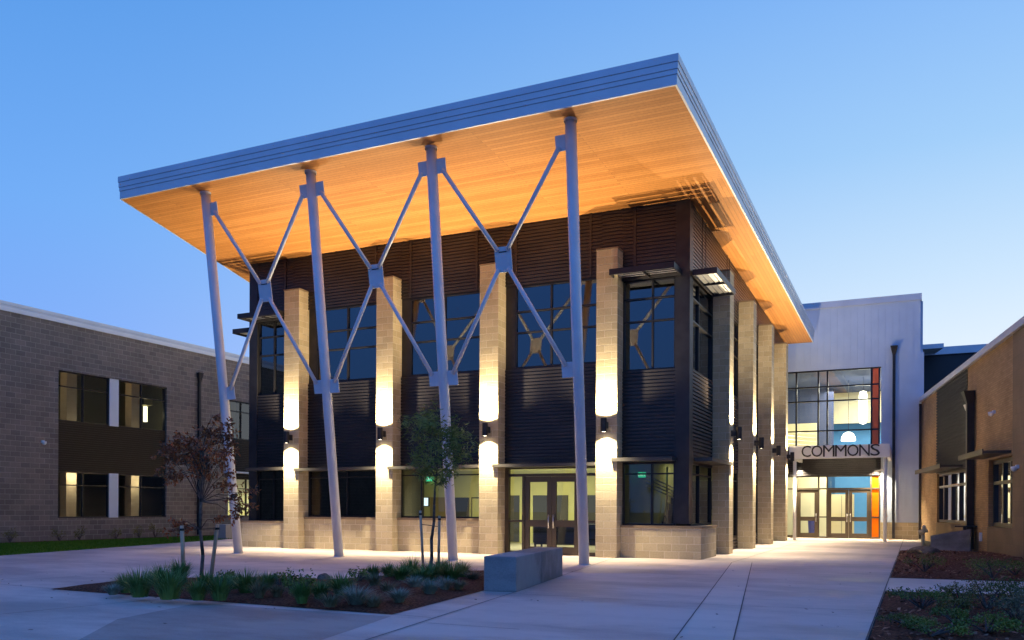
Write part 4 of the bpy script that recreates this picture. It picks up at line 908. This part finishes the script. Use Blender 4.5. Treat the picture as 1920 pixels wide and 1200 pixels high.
# trees
def limb(mb,p0,d,L,r0,r,lv,ends,spread=.6,up=.25):
    n=3; p=Vector(p0); d=Vector(d).normalized(); pts=[p.copy()]; rs=[r0]
    for i in range(n):
        d=(d+Vector((r.gauss(0,.12),r.gauss(0,.12),r.gauss(0,.08)+up*.15))).normalized(); p=p+d*L/n; pts.append(p.copy()); rs.append(r0*(1-.7*(i+1)/n))
        if lv>0: ends.append((p.copy(),lv))
    mb.path(pts,rs,6)
    if lv>0:
        for k in range(3):
            j=r.randint(1,n); a=r.uniform(0,6.28); q=(d+Vector((math.cos(a),math.sin(a),r.uniform(-.2,.5)))*spread).normalized()
            limb(mb,pts[j],q,L*.55,rs[j]*.7,r,lv-1,ends,spread,up)
    ends.append((p.copy(),0))
def tree(label,base,h,h0,crown,leaf,lsize,nl,seed,mm,asp,lean=(0,0),droop=0,trunk_r=.035,cl=1):
    t=thing('young_tree',base,label,'tree'); base=Vector(base); r=random.Random(seed); tb=MB(); ends=[]
    tp=[base]; rs=[trunk_r]
    for i in range(1,9): tp.append(base+Vector((lean[0]*i/8+r.gauss(0,.012),lean[1]*i/8+r.gauss(0,.012),h*.92*i/8))); rs.append(trunk_r*(1-.82*i/8))
    tb.path(tp,rs,10); tb.build('trunk',BARK,t)
    br=MB()
    for i in range(crown[3]):
        f=i/(crown[3]-1); z=h0+(h*.88-h0)*f; k=min(7,max(0,int(z/(h*.92)*8))); fr_=z/(h*.92)*8-k; p=tp[k].lerp(tp[k+1],min(1,max(0,fr_)))
        a=i*2.4+r.uniform(-.4,.4); R_=crown[0]*(1-abs(f-.40)*.85)*r.uniform(.6,1.1); tilt=.45+.7*f-droop
        limb(br,p,(math.cos(a),math.sin(a),tilt),R_,.014,r,2,ends,.75)
    br.build('branch',BARK,t)
    fo=MB(); r2=random.Random(seed+1); r2.shuffle(ends); ends=ends[:max(20,int(len(ends)*cl))]
    for k in range(nl):
        p,lv=r2.choice(ends); q=p+Vector((r2.gauss(0,1),r2.gauss(0,1),r2.gauss(0,1)-.3*droop))*crown[2]
        a=Vector((r2.gauss(0,1),r2.gauss(0,1),r2.gauss(0,.7)-droop)).normalized(); b=Quaternion(a,r2.uniform(0,6.28))@a.orthogonal().normalized(); L=lsize*r2.uniform(.6,1.25)
        fo.quad(q,q+a*L*.5+b*L*asp*.5,q+a*L,q+a*L*.5-b*L*asp*.5)
    fo.build('foliage',mm,t); return t
def stake(p0,p1,label,r_=.035):
    t=thing('tree_stake',p0,label,'stake','wooden stakes beside the young trees'); MB().tube(p0,p1,r_,r_*.92,10).build('stake_pole',STAKE,t); MB().tube(Vector(p1)-Vector((0,0,.09)),Vector(p1)-Vector((0,0,.05)),r_*1.15,seg=10).build('tie_band',RUBBER,t); return t
b0=un(377,1089,.04)
def red_tree():
    base=Vector((b0.x,b0.y,.04)); t=thing('young_tree',base,'young red leaved tree tied between two pale stakes','tree'); r=random.Random(5)
    H=Vector((math.cos(TH),math.sin(TH),0)); D=Vector((-H.y,H.x,0))
    L=lambda h,d,z: base+H*h+D*d+Z_*(z-.04)
    tp=[L(0,0,.04),L(.03,0,.5),L(-.02,.01,.95),L(0,0,1.45),L(.02,0,1.9),L(.02,.02,2.35),L(.08,0,2.75),L(.2,0,3.0)]
    MB().path(tp,[.034,.03,.028,.026,.02,.014,.008,.003],10).build('trunk',BARK,t)
    cl=[]
    for i in range(46):
        while True:
            x,y,z=r.uniform(-1,1),r.uniform(-1,1),r.uniform(-1,1)
            if x*x+y*y+z*z<1: break
        cl.append((L(-.08+x*.66,y*.55,2.34+z*.54+.12*x),.10,r.choice((3,4,5))))
    for h,d,z in ((.42,0,2.85),(.40,.1,2.65),(.30,0,2.98),(.52,0,2.5),(-.55,0,2.25),(-.6,.1,2.45)): cl.append((L(h,d,z),.07,5))
    for h,d,z in ((.45,-.1,1.95),(.58,-.1,1.75),(.66,-.1,1.55),(.72,-.05,1.36),(.64,-.1,1.2),(.85,0,1.62),(.82,0,1.42),(.5,0,1.5),(.36,0,1.78)): cl.append((L(h,d,z),.085,3))
    for h,d,z in ((-.42,0,1.08),(-.3,.05,1.0),(-.52,0,.95),(.30,0,1.15)): cl.append((L(h,d,z),.065,2))
    br=MB(); fo=MB()
    for c,sg,k in cl:
        s0=tp[k]; m1=s0.lerp(c,.5)+Z_*.08+Vector((r.gauss(0,.03),r.gauss(0,.03),0)); br.path([s0,m1,c],[.009,.006,.003],5)
        for q in range(5):
            dd=Vector((r.gauss(0,1),r.gauss(0,1),r.gauss(0,.6)-.25)).normalized(); e=c+dd*sg*2.3; br.tube(c,e,.0025,.001,4)
            for n in range(13):
                f=r.random(); p=c.lerp(e,f); sd=dd.orthogonal().normalized(); a_=(Quaternion(dd,r.uniform(0,6.28))@sd+dd*.5-Z_*.35).normalized(); b_=Quaternion(a_,r.uniform(0,6.28))@a_.orthogonal().normalized(); W=r.uniform(.05,.085)
                fo.quad(p,p+a_*W*.45+b_*W*.24,p+a_*W,p+a_*W*.45-b_*W*.24)
    br.build('branch',BARK,t); fo.build('foliage',REDL,t)
red_tree()
def stake(p0,p1,label,r_=.03):
    t=thing('tree_stake',p0,label,'stake','wooden stakes beside the young trees'); MB().tube(p0,p1,r_,r_*.92,10).build('stake_pole',STAKE,t); MB().tube(Vector(p1)-Vector((0,0,.09)),Vector(p1)-Vector((0,0,.05)),r_*1.15,seg=10).build('tie_band',RUBBER,t); return t
stake((7.41,-11.5,.04),(7.36,-11.5,1.03),'pale wooden stake left of the red leaved tree',.036); stake((7.18,-10.62,.04),(7.33,-10.62,1.03),'pale leaning stake right of the red leaved tree',.036)
ti=MB().tube((7.36,-11.5,.97),(b0.x,b0.y,.96),.008,seg=6).tube((b0.x,b0.y,.96),(7.32,-10.62,.97),.008,seg=6); tag(ti.build('tree_tie',RUBBER),'thin black tie strung between the stakes of the red tree','tree tie')
t2=un(806,1075,.05)
tree('slim young tree with narrow green leaves in front of the second bay',(t2.x,t2.y,.04),3.0,1.75,(.82,0,.07,13),None,.13,3400,21,GREENL,.17,lean=(.25,-.1),droop=.05,trunk_r=.04,cl=.8)
bs1=un(794,1072,.05); bs2=un(822,1074,.05)
stake((bs1.x,bs1.y,.04),(bs1.x-.08,bs1.y,1.3),'thin stake left of the slim green tree',.03); stake((bs2.x,bs2.y,.04),(bs2.x+.02,bs2.y,1.2),'thin stake right of the slim green tree',.03)
ti=MB().tube((bs1.x-.06,bs1.y,1.02),(bs2.x+.02,bs2.y,.98),.009,seg=6); tag(ti.build('tree_tie',RUBBER),'thin dark tie strung between the stakes of the slim green tree','tree tie')
# small things on the plaza
dc=un(548,1081); dcv=thing('drain_cover',(dc.x,dc.y,0),'small dark round cover set in the paving behind the planting bed','drain cover'); MB().lathe((dc.x,dc.y,.002),[(0,.008),(.12,.008),(.13,0)],20).build('cover_plate',DARK,dcv)
lv=MB(); r_l=random.Random(77)
for i in range(150):
    if i<90: x,y=7+r_l.gauss(0,2.2),-11.5+r_l.gauss(0,2.2)
    else: x,y=r_l.uniform(11,18.4),r_l.uniform(-19,-2)
    a=r_l.uniform(0,6.28); L=r_l.uniform(.02,.04); d=Vector((math.cos(a),math.sin(a),0)); s_=Vector((-d.y,d.x,0)); p=Vector((x,y,.012)); 
    lv.quad(p-d*L,p-s_*L*.5+Z_*.006,p+d*L+Z_*.008,p+s_*L*.5)
tag(lv.build('fallen_leaves',BARK),'scattered dry leaves lying on the concrete plaza','fallen leaves',kind='stuff')
# darker older pour next to the planting bed
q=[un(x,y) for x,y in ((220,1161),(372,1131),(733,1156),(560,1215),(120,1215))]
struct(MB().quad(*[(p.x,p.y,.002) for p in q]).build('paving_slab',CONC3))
SC.render.film_transparent=False
